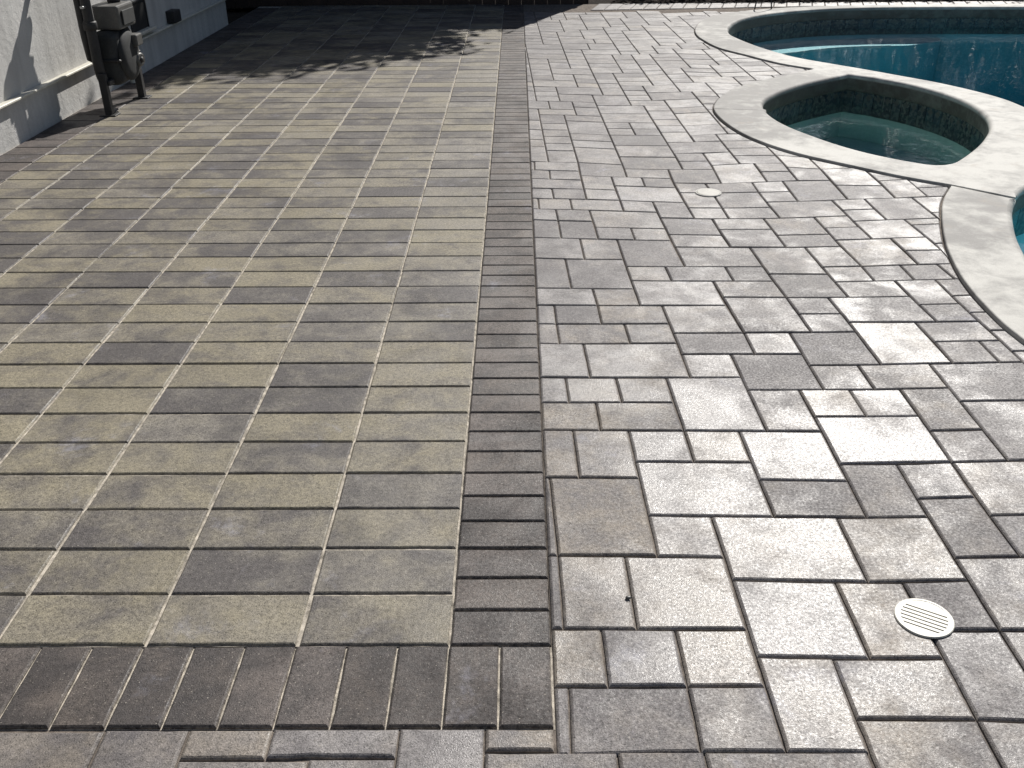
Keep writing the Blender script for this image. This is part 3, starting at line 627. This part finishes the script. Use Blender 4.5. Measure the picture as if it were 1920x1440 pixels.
# beds (sand) with the pieces as their children
bm = bmesh.new()
near_outer = ccw([Vector((EDGE_X - 0.001, -0.45)), Vector((8.9, -0.45)), Vector((8.9, 9.62)), Vector((EDGE_X - 0.001, 9.62))])
fill(bm, [near_outer, ccw(outer_loop)], -0.0080)
bed = bm_obj('pool_deck_paving', bm, M['joint_dirt'])
mesh_extra = sheet('sand_bed', -1.2, -0.45, EDGE_X - 0.001, -8.1 * IN, -0.0080, M['joint_dirt']); mesh_extra.parent = bed
build_paving('pool_deck_paving', bed, deck_items, M['deck'], 0.0035, 0.0056, 0.0046)

FX = -94.4 * IN
patio_items = []
for r_ in range(0, 63):
    for c_ in range(0, 8):
        x1 = -12 * c_; x0 = -12 * (c_ + 1)
        if c_ == 7: x0 = -94.3
        k = NEAR_TONES.get((r_, c_))
        if k is None:
            u = fr.random()
            a = fr.gauss(.78, .12) if u < .58 else fr.gauss(.18, .12); b = a
            if fr.random() < .30: b = fr.gauss(.78, .1) if a < .5 else fr.gauss(.25, .12)
            k = (a, b, min(1, max(0, fr.gauss(.45 + .05 * c_, .3))))
        q_ = [Vector((x0 * IN + .0008, r_ * 6 * IN)), Vector((x1 * IN - .0008, r_ * 6 * IN)), Vector((x1 * IN - .0008, (r_ + 1) * 6 * IN)), Vector((x0 * IN + .0008, (r_ + 1) * 6 * IN))]
        cc_ = sum(q_, Vector((0, 0))) / 4; ang = fr.gauss(0, .0016); sh_ = Vector((fr.gauss(0, .0009), fr.gauss(0, .0005)))
        q_ = [cc_ + sh_ + Vector(((v_ - cc_).x - ang * (v_ - cc_).y, (v_ - cc_).y + ang * (v_ - cc_).x * .35)) for v_ in q_]
        patio_items.append((q_, (k[0], k[1]), k[2]))
bed = sheet('patio_paving', FX, 0.0, 0.0, 63 * 6 * IN, -0.0050, M['sand'])
build_paving('patio_paving', bed, patio_items, M['patio'], 0.0040, 0.0046, 0.0041)

border_items = []
for k in range(0, 94): border_items.append((quad(0.001, k * 4.0 * IN, 8.1 * IN, (k + 1) * 4.0 * IN), (fr.gauss(.5, .22), fr.gauss(.5, .22)), fr.random()))
for k in range(-12, 2): border_items.append((quad((k * 4.02 + 0.0) * IN, -8.12 * IN, ((k + 1) * 4.02) * IN, -0.0005), (fr.gauss(.4, .2), fr.gauss(.4, .2)), fr.random()))
for k in range(0, 62): border_items.append((quad(WALL_X + 0.012, k * 6 * IN, FX - 0.001, (k + 1) * 6 * IN), (fr.gauss(.5, .25), fr.gauss(.5, .25)), fr.random()))
bed = mesh_obj('border_paving', [(-48.3 * IN, -8.12 * IN, -.0075), (8.1 * IN, -8.12 * IN, -.0075), (8.1 * IN, 0, -.0075), (-48.3 * IN, 0, -.0075), (0, 0.0001, -.0075), (7.95 * IN, 0.0001, -.0075), (7.95 * IN, 9.6, -.0075), (0, 9.6, -.0075), (WALL_X, 0, -.0075), (FX, 0, -.0075), (FX, 9.6, -.0075), (WALL_X, 9.6, -.0075)], [(0, 1, 2, 3), (4, 5, 6, 7), (8, 9, 10, 11)], M['sand'])
build_paving('border_paving', bed, border_items, M['border'], 0.0036, 0.0044, 0.0042)

edge_items = []
x = 0.9
ey0 = lambda x: min(9.335, 9.142 + .075 * (x - 1.2))
while x < 8.6:
    s = 0.12; y1 = 9.60
    edge_items.append(([Vector((x, ey0(x))), Vector((x + .137, ey0(x + .137))), Vector((x + .137 + s * (y1 - ey0(x)) / .46, y1)), Vector((x + s * (y1 - ey0(x)) / .46, y1))], (fr.gauss(.6, .15), fr.gauss(.6, .15)), max(0, fr.gauss(.3, .2)))); x += .138
bed = mesh_obj('edging_paving', [(.9, ey0(.9) - .002, -.0072), (3.78, ey0(3.78) - .002, -.0072), (8.7, 9.333, -.0072), (8.7, 9.61, -.0072), (.9, 9.61, -.0072)], [(0, 1, 2, 3, 4)], M['joint_dirt'])
build_paving('edging_paving', bed, edge_items, M['deck'], 0.004, 0.006, 0.006)

# ------------------------------------------------------------------ swimming pool and spa
def slab(bm, loop, rad, zt, zb):
    """flat concrete slab with edges rounded by a radius per point (loop runs counter-clockwise)"""
    n = len(loop); nv = []
    for i in range(n):
        t = (loop[(i + 1) % n] - loop[i - 1]); t = t.normalized() if t.length > 1e-9 else Vector((1, 0)); nv.append(Vector((t.y, -t.x)))
    top = [loop[i] - nv[i] * rad[i] for i in range(n)]
    fs = fill(bm, [top], zt)
    rows = []
    for a in (0, 22, 45, 68, 90):
        s_, c_ = math.sin(math.radians(a)), math.cos(math.radians(a))
        rows.append([bm.verts.new((*(loop[i] - nv[i] * rad[i] * (1 - s_)), zt - rad[i] * (1 - c_))) for i in range(n)])
    rows.append([bm.verts.new((*loop[i], zb + 0.012)) for i in range(n)]); rows.append([bm.verts.new((*(loop[i] - nv[i] * 0.012), zb)) for i in range(n)])
    rows.append([bm.verts.new((*(loop[i] - nv[i] * (0.05 if rad[i] > .01 else .03)), zb)) for i in range(n)])
    for A, B in zip(rows[:-1], rows[1:]):
        for i in range(n):
            j = (i + 1) % n; f = bm.faces.new((A[j], A[i], B[i], B[j])); f.smooth = True

pool = empty('swimming_pool', (4.5, 6.0, 0))
tag(pool, 'freeform blue swimming pool with pale cast concrete coping beside the paver deck', 'swimming pool')
CZ = 0.012
kc = min(range(len(spa_out)), key=lambda i: (spa_out[i] - Vector((1.362, 4.57))).length)
sl = ccw(spa_loop); ks = min(range(len(sl)), key=lambda i: (sl[i] - Vector((1.672, 4.55))).length)
ring = [sl[(ks - i) % len(sl)] for i in range(len(sl))]              # clockwise round the hole, starting at the cut
up = Vector((0, 0.002))
joint_in = Vector((2.407, 2.800))
kj = min(range(len(low_in)), key=lambda i: (low_in[i] - joint_in).length)
s1, r1 = [], []
def put(ps, r): s1.extend(ps); r1.extend([r] * len(ps))
put(pool_out, .006); put(spa_out[1:kc], .006)
put([spa_out[kc] + up, ring[0] + up], .004)
put(ring[1:], .026); put([ring[0] - up, spa_out[kc] - up], .004)
put(spa_out[kc + 1:-1], .006); put([spa_out[-1], low_in[kj] + Vector((.0, .010))], .004)
put(list(reversed(low_in[:kj - 1])), .026); put(list(reversed(pool_in))[1:], .026)
put([Vector((8.3, 8.55)), Vector((8.35, 8.75)), Vector((7.5, 9.2)), Vector((6.5, 9.3))], .006)
if area(s1) < 0: s1.reverse(); r1.reverse()
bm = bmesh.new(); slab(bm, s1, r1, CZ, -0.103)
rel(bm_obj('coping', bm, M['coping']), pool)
s2, r2 = [], []
s1b, _ = s2, 0
s2.extend([low_out_ext[0] + Vector((-.003, -.012))] + low_out_ext[1:] + [Vector((8.6, 4.0)), Vector((8.55, 8.4))]); r2.extend([.006] * len(s2))
inn = [Vector((8.25, 7.9)), Vector((8.25, 4.0))] + list(reversed(low_in_ext[kj:]))
s2.extend(inn); r2.extend([.026] * len(inn))
if area(s2) < 0: s2.reverse(); r2.reverse()
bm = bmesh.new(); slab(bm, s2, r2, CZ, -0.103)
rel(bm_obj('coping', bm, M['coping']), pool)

pl = ccw(pool_loop)
def basin(loop, depth, mat, name, parent):
    bm = bmesh.new(); wl_ = offset_loop(loop, 0.035); n = len(wl_)
    A = [bm.verts.new((*p, -0.08)) for p in wl_]; B = [bm.verts.new((*p, -depth)) for p in wl_]
    for i in range(n): bm.faces.new((A[(i + 1) % n], A[i], B[i], B[(i + 1) % n]))
    fill(bm, [wl_], -depth)
    bmesh.ops.remove_doubles(bm, verts=bm.verts, dist=1e-5)
    return rel(bm_obj(name, bm, mat), parent)
basin(pl, 1.45, M['plaster'], 'basin', pool)
def tiles(loop, length, parent, z0=-0.26, z1=-0.105, keep=lambda p: True):
    wl_ = offset_loop(loop, 0.033); pts = wl_ + [wl_[0]]; s = [0.0]
    for a, b in zip(pts[:-1], pts[1:]): s.append(s[-1] + (b - a).length)
    N = int(s[-1] / length); L_ = s[-1] / N; k = 0
    def at(d):
        nonlocal k
        while k < len(s) - 2 and s[k + 1] < d: k += 1
        t = (d - s[k]) / max(1e-9, s[k + 1] - s[k]); return pts[k] + (pts[k + 1] - pts[k]) * t
    for m in range(N):
        a, b = at(m * L_ + .0015), at((m + 1) * L_ - .0015)
        if not keep((a + b) / 2): continue
        e = (b - a).normalized(); nin = Vector((-e.y, e.x)); q = 0.007
        V = [(*a, z0), (*b, z0), (*b, z1), (*a, z1)] + [(*(a + nin * q + e * .001), z0), (*(b + nin * q - e * .001), z0), (*(b + nin * q - e * .001), z1), (*(a + nin * q + e * .001), z1)]
        cm = (a + b) / 2 + nin * (q + .0012); hw = (b - a).length * .36; zc = z1 - .030; hz = .024
        V += [(*(cm - e * hw), zc), (*cm, zc - hz), (*(cm + e * hw), zc), (*cm, zc + hz)]
        o_ = rel(mesh_obj('tile', V, [(4, 5, 6, 7), (0, 4, 7, 3), (1, 2, 6, 5), (3, 7, 6, 2), (8, 9, 10, 11)], M['tile']), parent)
        o_.data.materials.append(M['tile_motif']); o_.data.polygons[4].material_index = 1
tiles(pl, 0.15, pool, keep=lambda p: p.x < 5.9 and (p.y > 3.0 or p.x < 3.5) and p.y > 1.4)
def ledge(line, width, z, mat, parent, name, depth, strip_at=lambda p: True, closed=False):
    line = list(line); n = len(line); cc = sum(line, Vector((0, 0))) / n
    def off(d):                                       # a closed bench keeps the outline's shape, an open one its distance
        if not closed:
            full = offset_loop(line, -1.0, False); tp = lambda s_: max(0.0, min(1.0, s_)) ** .5
            return [p + (q - p) * (d * tp(i / (n * .18)) * tp((n - 1 - i) / (n * .35))) for i, (p, q) in enumerate(zip(line, full))]
        return [p + (cc - p).normalized() * min(d * (0.55 + 0.45 * (cc - p).length / 1.1), (cc - p).length * 0.7) for p in line]
    inn_ = off(width)
    bm = bmesh.new()
    A = [bm.verts.new((*p, z)) for p in offset_loop(line, 0.03, closed)]; B = [bm.verts.new((*p, z)) for p in inn_]; C = [bm.verts.new((*p, -depth)) for p in inn_]
    for i in range(n if closed else n - 1):
        j = (i + 1) % n; bm.faces.new((A[i], A[j], B[j], B[i])); bm.faces.new((B[i], B[j], C[j], C[i]))
    o = rel(bm_obj(name, bm, mat), parent)
    bm = bmesh.new(); D_ = [bm.verts.new((*p, z + .004)) for p in inn_]; E_ = [bm.verts.new((*p, z + .004)) for p in off(width - .02)]; F_ = [bm.verts.new((*p, z - .02)) for p in off(width + .003)]
    for i in range(n if closed else n - 1):
        j = (i + 1) % n
        if not strip_at(line[i]): continue
        bm.faces.new((E_[i], E_[j], D_[j], D_[i])); bm.faces.new((D_[i], D_[j], F_[j], F_[i]))
    bmesh.ops.delete(bm, geom=[v for v in bm.verts if not v.link_faces], context='VERTS')
    rel(bm_obj('reflection_strip', bm, M['edge_white']), parent)
# bench along the far pool curve; its white edge paints in a reflection
kf = [p for p in pl if p.y > 7.7 and p.x < 4.6]
ledge(kf, 0.42, -0.30, M['plaster'], pool, 'step', 1.45, strip_at=lambda p: p.x < 3.9)

spa = empty('spa', (2.3, 4.5, 0))
tag(spa, 'small teardrop spa with greenish water and tiled waterline set in the pale coping', 'spa')
basin(sl, 0.8, M['spa_plaster'], 'basin', spa)
tiles(sl, 0.075, spa)
ledge([sl[i] for i in range(0, len(sl), 2)], 0.30, -0.44, M['spa_plaster'], spa, 'bench', 0.8, closed=True)
WZ = -0.152
for nm, lp, mt, dp in (('pool_water', pl, M['pool_water'], 1.47), ('spa_water', sl, M['spa_water'], 0.82)):
    bm = bmesh.new(); wl_ = offset_loop(lp, 0.045); n_ = len(wl_)      # a closed body of water whose sides lie inside the basin walls
    fill(bm, [wl_], WZ)
    fb = fill(bm, [wl_], -dp)
    for f in fb: f.normal_flip()
    A = [bm.verts.new((*p, WZ)) for p in wl_]; B = [bm.verts.new((*p, -dp)) for p in wl_]
    for i in range(n_): bm.faces.new((A[i], A[(i + 1) % n_], B[(i + 1) % n_], B[i])).normal_flip()
    bmesh.ops.remove_doubles(bm, verts=bm.verts, dist=1e-5); bmesh.ops.recalc_face_normals(bm, faces=bm.faces)
    o = bm_obj(nm, bm, mt); o['kind'] = 'structure'

# ------------------------------------------------------------------ house wall
wall = empty('house_wall', (WALL_X, 2.0, 0))
tag(wall, 'pale stucco house wall with a projecting ledge near its foot', 'wall')
def part(name, mat, parent, fn, smooth=False):
    bm = bmesh.new(); fn(bm); bmesh.ops.recalc_face_normals(bm, faces=bm.faces); return rel(bm_obj(name, bm, mat, smooth=smooth), parent)
part('stucco_panel', M['stucco'], wall, lambda b: add_box(b, (WALL_X - 6, -5, 0.240), (WALL_X, 8.33, 2.75)))
part('foundation', M['stucco'], wall, lambda b: add_box(b, (WALL_X - 5.98, -4.98, -0.15), (WALL_X + 0.003, 8.31, 0.225)))
part('ledge', M['white_plastic'], wall, lambda b: add_box(b, (WALL_X - 0.05, -5, 0.2255), (WALL_X + 0.042, 8.345, 0.2395), 0.003, 1))
v = part('vent', M['black_gap'], wall, lambda b: add_box(b, (WALL_X - 0.02, 5.86, 0.285), (WALL_X + 0.004, 6.18, 0.475)))
def louv(b):
    add_box(b, (WALL_X - .01, 5.84, 0.262), (WALL_X + 0.05, 6.24, 0.2845), 0.004, 1)
part('sill', M['white_plastic'], wall, louv)
def frame(b):
    for lo, hi in (((5.845, .284), (5.86, .49)), ((6.18, .284), (6.195, .49)), ((5.86, .475), (6.18, .49))):
        add_box(b, (WALL_X - .01, lo[0], lo[1]), (WALL_X + .012, hi[0], hi[1]), .002, 1)
part('vent_frame', M['meter_dark'], wall, frame)
part('junction_box', M['meter_dark'], wall, lambda b: add_box(b, (WALL_X - .01, 6.62, 0.243), (WALL_X + .07, 6.78, 0.335), .008, 2))
part('downpipe', M['white_plastic'], wall, lambda b: add_tube(b, [(WALL_X + .06, 5.55, 0.0), (WALL_X + .06, 5.55, 0.215)], .022))
# ------------------------------------------------------------------ gas meter
F1, F2 = Vector((-2.385, 4.557)), Vector((-2.355, 5.055))
mt = empty('gas_meter', (-2.37, 4.80, 0))
tag(mt, 'dark grey gas meter with pipes standing on two legs against the house wall', 'gas meter')
for F in (F1, F2):
    part('leg', M['meter_dark'], mt, lambda b: (add_box(b, (F.x - .022, F.y - .022, -.002), (F.x + .022, F.y + .022, .25), .004, 1), add_box(b, (F.x - .05, F.y - .045, -.003), (F.x + .05, F.y + .045, .008), .002, 1)))
part('crossbar', M['meter_dark'], mt, lambda b: add_box(b, (-2.392, 4.56, .175), (-2.348, 5.05, .205), .004, 1))
def body(b):
    add_box(b, (-2.455, 4.635, .155), (-2.295, 4.975, .475), .055, 5)
bd = part('body', M['meter'], mt, body, True)
def dome(b): add_lathe(b, [(.150, 0), (.150, .010), (.138, .022), (.10, .032), (0, .036)], (-2.298, 4.805, .315), (1, 0, 0))
part('diaphragm_cover', M['meter'], mt, dome, True)
def seam(b): add_box(b, (-2.466, 4.622, .30), (-2.284, 4.988, .318), .006, 1)
part('seam_flange', M['meter_dark'], mt, seam)
ix = part('index_plate', M['meter_lid'], mt, lambda b: add_box(b, (-2.30, 4.83, .36), (-2.235, 4.93, .43), .008, 2))
dl = part('dial', M['meter_lid'], mt, lambda b: add_lathe(b, [(.042, 0), (.042, .022), (.034, .030), (.018, .030), (.016, .024), (0, .024)], (-2.275, 4.885, .275), (1, -.25, 0)), True)
part('dial_hub', M['meter_dark'], mt, lambda b: add_lathe(b, [(.017, 0), (.017, .012), (0, .014)], (-2.252, 4.879, .275), (1, -.25, 0)), True)
part('top_cover', M['meter_lid'], mt, lambda b: add_box(b, (-2.45, 4.70, .478), (-2.27, 4.965, .615), .012, 2))
part('cover_plate', M['meter'], mt, lambda b: add_box(b, (-2.268, 4.735, .50), (-2.258, 4.93, .585), .003, 1))
def union(b, x, y, z): add_lathe(b, [(0, 0), (.040, 0), (.044, .008), (.044, .04), (.040, .048), (0, .048)], (x, y, z), (0, 0, 1), 6)
part('riser', M['meter_dark'], mt, lambda b: (add_tube(b, arc((-2.40, 4.60, .20), (-2.40, 4.56, .25), (-2.40, 4.57, .34)) + [Vector((-2.40, 4.57, .80))] + arc((-2.40, 4.57, .80), (-2.40, 4.57, .885), (-2.40, 4.65, .885)), .030), union(b, -2.40, 4.57, .50), union(b, -2.40, 4.57, .71)), True)
part('riser', M['meter_dark'], mt, lambda b: (add_tube(b, [Vector((-2.36, 4.90, .60)), Vector((-2.36, 4.90, .80))] + arc((-2.36, 4.90, .80), (-2.36, 4.90, .885), (-2.38, 4.82, .885)), .036), union(b, -2.36, 4.90, .615), union(b, -2.36, 4.90, .74)), True)
part('manifold', M['meter_dark'], mt, lambda b: (add_tube(b, [(-2.40, 4.63, .885), (-2.38, 4.86, .885)], .038), add_tube(b, [(-2.40, 4.63, .885), (-2.64, 4.60, .885)], .026), union(b, -2.40, 4.57, .83)), True)
part('regulator', M['meter'], mt, lambda b: add_lathe(b, [(0, 0), (.04, 0), (.05, .02), (.095, .03), (.10, .036), (.10, .05), (.095, .056), (.06, .075), (.035, .085), (.035, .12), (0, .125)], (-2.385, 4.76, .905), (0, 0, 1)), True)
part('lever', M['steel'], mt, lambda b: add_box(b, (-2.41, 4.50, .625), (-2.39, 4.555, .64), .003, 1))
part('bypass_pipe', M['meter_dark'], mt, lambda b: add_tube(b, [(-2.44, 4.68, .30), (-2.455, 4.615, .33), (-2.455, 4.60, .45), (-2.455, 4.60, .84), (-2.43, 4.61, .885)], .026), True)

# ------------------------------------------------------------------ small things on the paving
dc = empty('drain_cover', (0.974, 0.072, 0))
tag(dc, 'round white slotted drain cover set in the deck pavers', 'drain cover')
def disc(b, r, z0, z1, c):
    add_lathe(b, [(r - .012, z0), (r, z0), (r, z1 - .0015), (r - .0015, z1), (r - .006, z1), (r - .007, z1 - .0012)], (c[0], c[1], 0), (0, 0, 1), 48)
part('rim', M['white_plastic'], dc, lambda b: disc(b, .0585, .0002, .0036, (0.974, 0.072)))
part('shaft', M['black_gap'], dc, lambda b: add_lathe(b, [(0, .0012), (.050, .0012)], (0.974, 0.072, 0), (0, 0, 1), 40))
sd = Vector((0.080, -0.047)).normalized(); sn = Vector((-sd.y, sd.x))
R0 = .0515
edges = [-R0, -.0325, -.0215, -.0105, .0005, .0115, .0225, R0]
for k in range(7):
    lo, hi = edges[k] + (.0019 if k else 0), edges[k + 1] - (.0019 if k < 6 else 0)
    pts = []
    for q, sgn in ((lo, 1), (hi, -1)):
        pass
    m_ = 9; top = []; bot = []
    for i in range(m_ + 1):
        q = lo + (hi - lo) * i / m_; w = math.sqrt(max(0.0, R0 * R0 - q * q)); c = Vector((0.974, 0.072)) + sn * q
        top.append(c + sd * w); bot.append(c - sd * w)
    loop_ = top + list(reversed(bot)); 
    V = [(*p, .0032) for p in loop_] + [(*p, .0013) for p in loop_]; n_ = len(loop_)
    rel(mesh_obj('slat', V, [tuple(range(n_))] + [(i, (i + 1) % n_, n_ + (i + 1) % n_, n_ + i) for i in range(n_)], M['white_plastic']), dc)
for sgn in (-1, 1):                                   # solid rim shoulders that close the slots at both ends
    loop_ = []
    for i in range(13):
        a = math.radians(-52 + 104 * i / 12); loop_.append(Vector((0.974, 0.072)) + (sd * math.cos(a) * sgn + sn * math.sin(a)) * .0525)
    inn_ = [Vector((0.974, 0.072)) + (sd * (math.cos(math.radians(-52 + 104 * i / 12)) * .0525 - .0065) * sgn + sn * math.sin(math.radians(-52 + 104 * i / 12)) * .0525) for i in range(13)]
    V = [(*p, .0033) for p in loop_] + [(*p, .0033) for p in inn_]
    rel(mesh_obj('shoulder', V, [(i, i + 1, 13 + i + 1, 13 + i) for i in range(12)], M['white_plastic']), dc)

cl = empty('cleanout_lid', (1.033, 2.926, 0))
tag(cl, 'plain round pale lid in the deck pavers before the spa', 'lid')
part('lid', M['lid'], cl, lambda b: add_lathe(b, [(0, .0062), (.050, .0060), (.0535, .0050), (.0535, .0012)], (1.033, 2.926, 0), (0, 0, 1), 40))
part('collar', M['coping'], cl, lambda b: add_lathe(b, [(.0545, .0012), (.0545, .0045), (.0600, .0045), (.0615, .0012)], (1.033, 2.926, 0), (0, 0, 1), 40))

bm = bmesh.new(); bmesh.ops.create_icosphere(bm, subdivisions=2, radius=.0055)
for v in bm.verts: v.co = Vector((v.co.x * 1.2, v.co.y * .9, v.co.z * .6)) * (1 + rng.uniform(-.12, .12)) + Vector((0.372, 0.1345, .003))
tag(bm_obj('pebble', bm, M['meter_lid'], smooth=True), 'tiny grey stone lying near a paver edge', 'stone')
bm = bmesh.new(); hp = []
for i in range(17):
    a = math.pi * i / 16; hp.append((2.66 + .085 * math.cos(a), 9.00 + .02 * math.sin(2 * a), .012 + .19 * math.sin(a)))
add_tube(bm, hp, .007, 8)
tag(bm_obj('wire_hoop', bm, M['meter_dark'], smooth=True), 'thin dark wire hoop standing on the deck beyond the pool tip', 'hoop')

# ------------------------------------------------------------------ fence, hedge, trees
fe = empty('wooden_fence', (-2.0, 9.70, -0.03))
tag(fe, 'dark brown wooden board fence closing off the far end of the patio', 'fence')
x = -6.2
while x < 0.90:
    wd = 0.138; h_ = 1.60 + fr.uniform(-.01, .01); y_ = 9.70 + fr.uniform(-.002, .002)
    rel(mesh_obj('board', [(x, y_, -.03), (x + wd, y_, -.03), (x + wd, y_, h_), (x, y_, h_), (x, y_ + .018, -.03), (x + wd, y_ + .018, -.03), (x + wd, y_ + .018, h_), (x, y_ + .018, h_)], [(0, 1, 2, 3), (5, 4, 7, 6), (1, 5, 6, 2), (4, 0, 3, 7), (3, 2, 6, 7), (4, 5, 1, 0)], M['fence']), fe)
    x += wd + .004
for z in (.30, 1.25): part('rail', M['fence'], fe, lambda b: add_box(b, (-6.2, 9.722, z), (0.93, 9.76, z + .09), .003, 1))
for xx in (-5.9, -4.1, -2.3, -.5, 0.88): part('post', M['fence'], fe, lambda b: add_box(b, (xx - .045, 9.762, -.05), (xx + .045, 9.852, 1.55), .004, 1))

def leaf_mesh(name, pts, size, mat, parent, seed, up=0.35):
    r = np.random.default_rng(seed); n = len(pts); pts = np.asarray(pts)
    d = r.normal(size=(n, 3)); d[:, 2] *= .6; d /= np.linalg.norm(d, axis=1)[:, None]
    nr = r.normal(size=(n, 3)); nr[:, 2] += up; s = np.cross(d, nr); s /= np.linalg.norm(s, axis=1)[:, None] + 1e-9
    L_ = size * r.uniform(.7, 1.3, n)[:, None]
    fold = np.cross(d, s) * L_ * .12
    V = np.stack([pts, pts + d * L_ * .5 + s * L_ * .24 + fold, pts + d * L_, pts + d * L_ * .5 - s * L_ * .24 + fold], 1).reshape(-1, 3)
    me = bpy.data.meshes.new(name); me.from_pydata(V.tolist(), [], [(4 * i, 4 * i + 1, 4 * i + 2, 4 * i + 3) for i in range(n)]); me.materials.append(mat)
    o = bpy.data.objects.new(name, me); COL.objects.link(o); return rel(o, parent) if parent else o

def crown_points(c, rad, n, seed, clumps=60):
    r = np.random.default_rng(seed); cs = r.normal(size=(clumps, 3)); cs /= np.linalg.norm(cs, axis=1)[:, None]
    cs *= r.uniform(.35, 1.0, clumps)[:, None] ** .5
    k = r.integers(0, clumps, n); p = cs[k] + r.normal(size=(n, 3)) * .13
    return p * np.array(rad) + np.array(c)

TC = (-0.55, 12.05, 3.6)
tr = empty('shade_tree', (TC[0], TC[1], -.05))
tag(tr, 'leafy tree behind the fence whose shade falls across the patio', 'tree')
def trunk(b):
    add_tube(b, [(TC[0] + .05, TC[1], -.1), (TC[0], TC[1], 1.2), (TC[0] - .06, TC[1] - .05, 2.4), (TC[0], TC[1], 3.4)], [.16, .12, .10, .06], 10)
    for k in range(7):
        a = k * .9; add_tube(b, [(TC[0] - .05, TC[1] - .04, 2.1 + .15 * k), (TC[0] + .7 * math.cos(a), TC[1] + .7 * math.sin(a), 2.9 + .15 * k), (TC[0] + 1.6 * math.cos(a), TC[1] + 1.5 * math.sin(a), 3.3 + .15 * k)], [.06, .04, .015], 7)
part('trunk', M['bark'], tr, trunk, True)
leaf_mesh('crown', crown_points(TC, (1.92, 1.95, 1.15), 30000, 5, 150), .16, M['leaf'], tr, 11)

T2 = (-4.6, 13.2, 5.2)  # unseen tree, added to block sky light and deepen the patio shade
t2 = empty('sky_block_tree', (T2[0], T2[1], -.05))
tag(t2, 'unseen tree added behind the fence to block sky and darken the shade', 'tree')
part('trunk', M['bark'], t2, lambda b: add_tube(b, [(T2[0], T2[1], -.1), (T2[0] + .1, T2[1], 2.5), (T2[0], T2[1], 5.0)], [.22, .16, .08], 10), True)
leaf_mesh('crown', crown_points(T2, (3.4, 2.6, 3.4), 22000, 15, 160), .24, M['hedge_leaf'], t2, 17)

def hedge_points(x0, x1, y0, y1, z1, n, seed):
    r = np.random.default_rng(seed); p = r.uniform((x0, y0, 0), (x1, y1, z1), (n, 3))
    f = r.integers(0, 3, n); p[f == 0, 1] = y0 + r.normal(0, .03, (f == 0).sum()); p[f == 1, 2] = z1 + r.normal(0, .03, (f == 1).sum())
    return p
hd = empty('low_hedge', (4.5, 10.6, 0))
tag(hd, 'low clipped green hedge along the dark planting bed beyond the pool', 'hedge')
leaf_mesh('foliage', hedge_points(1.5, 9.5, 10.30, 10.9, .64, 9000, 3), .07, M['hedge_leaf'], hd, 4)
part('stem', M['bark'], hd, lambda b: [add_tube(b, [(1.7 + .5 * k, 10.6, -.05), (1.7 + .5 * k, 10.6, .6)], [.02, .01], 6) for k in range(16)])
pts = np.concatenate([crown_points((-8 + 2.6 * k, 20 + (k % 3) * 1.0, 2.6), (2.0, 1.5, 2.6), 2600, 40 + k, 50) for k in range(13)])  # unseen row of trees, added so the water reflects dark foliage
o = leaf_mesh('unseen_tree_line', pts, .34, M['hedge_leaf'], None, 9); o['kind'] = 'stuff'
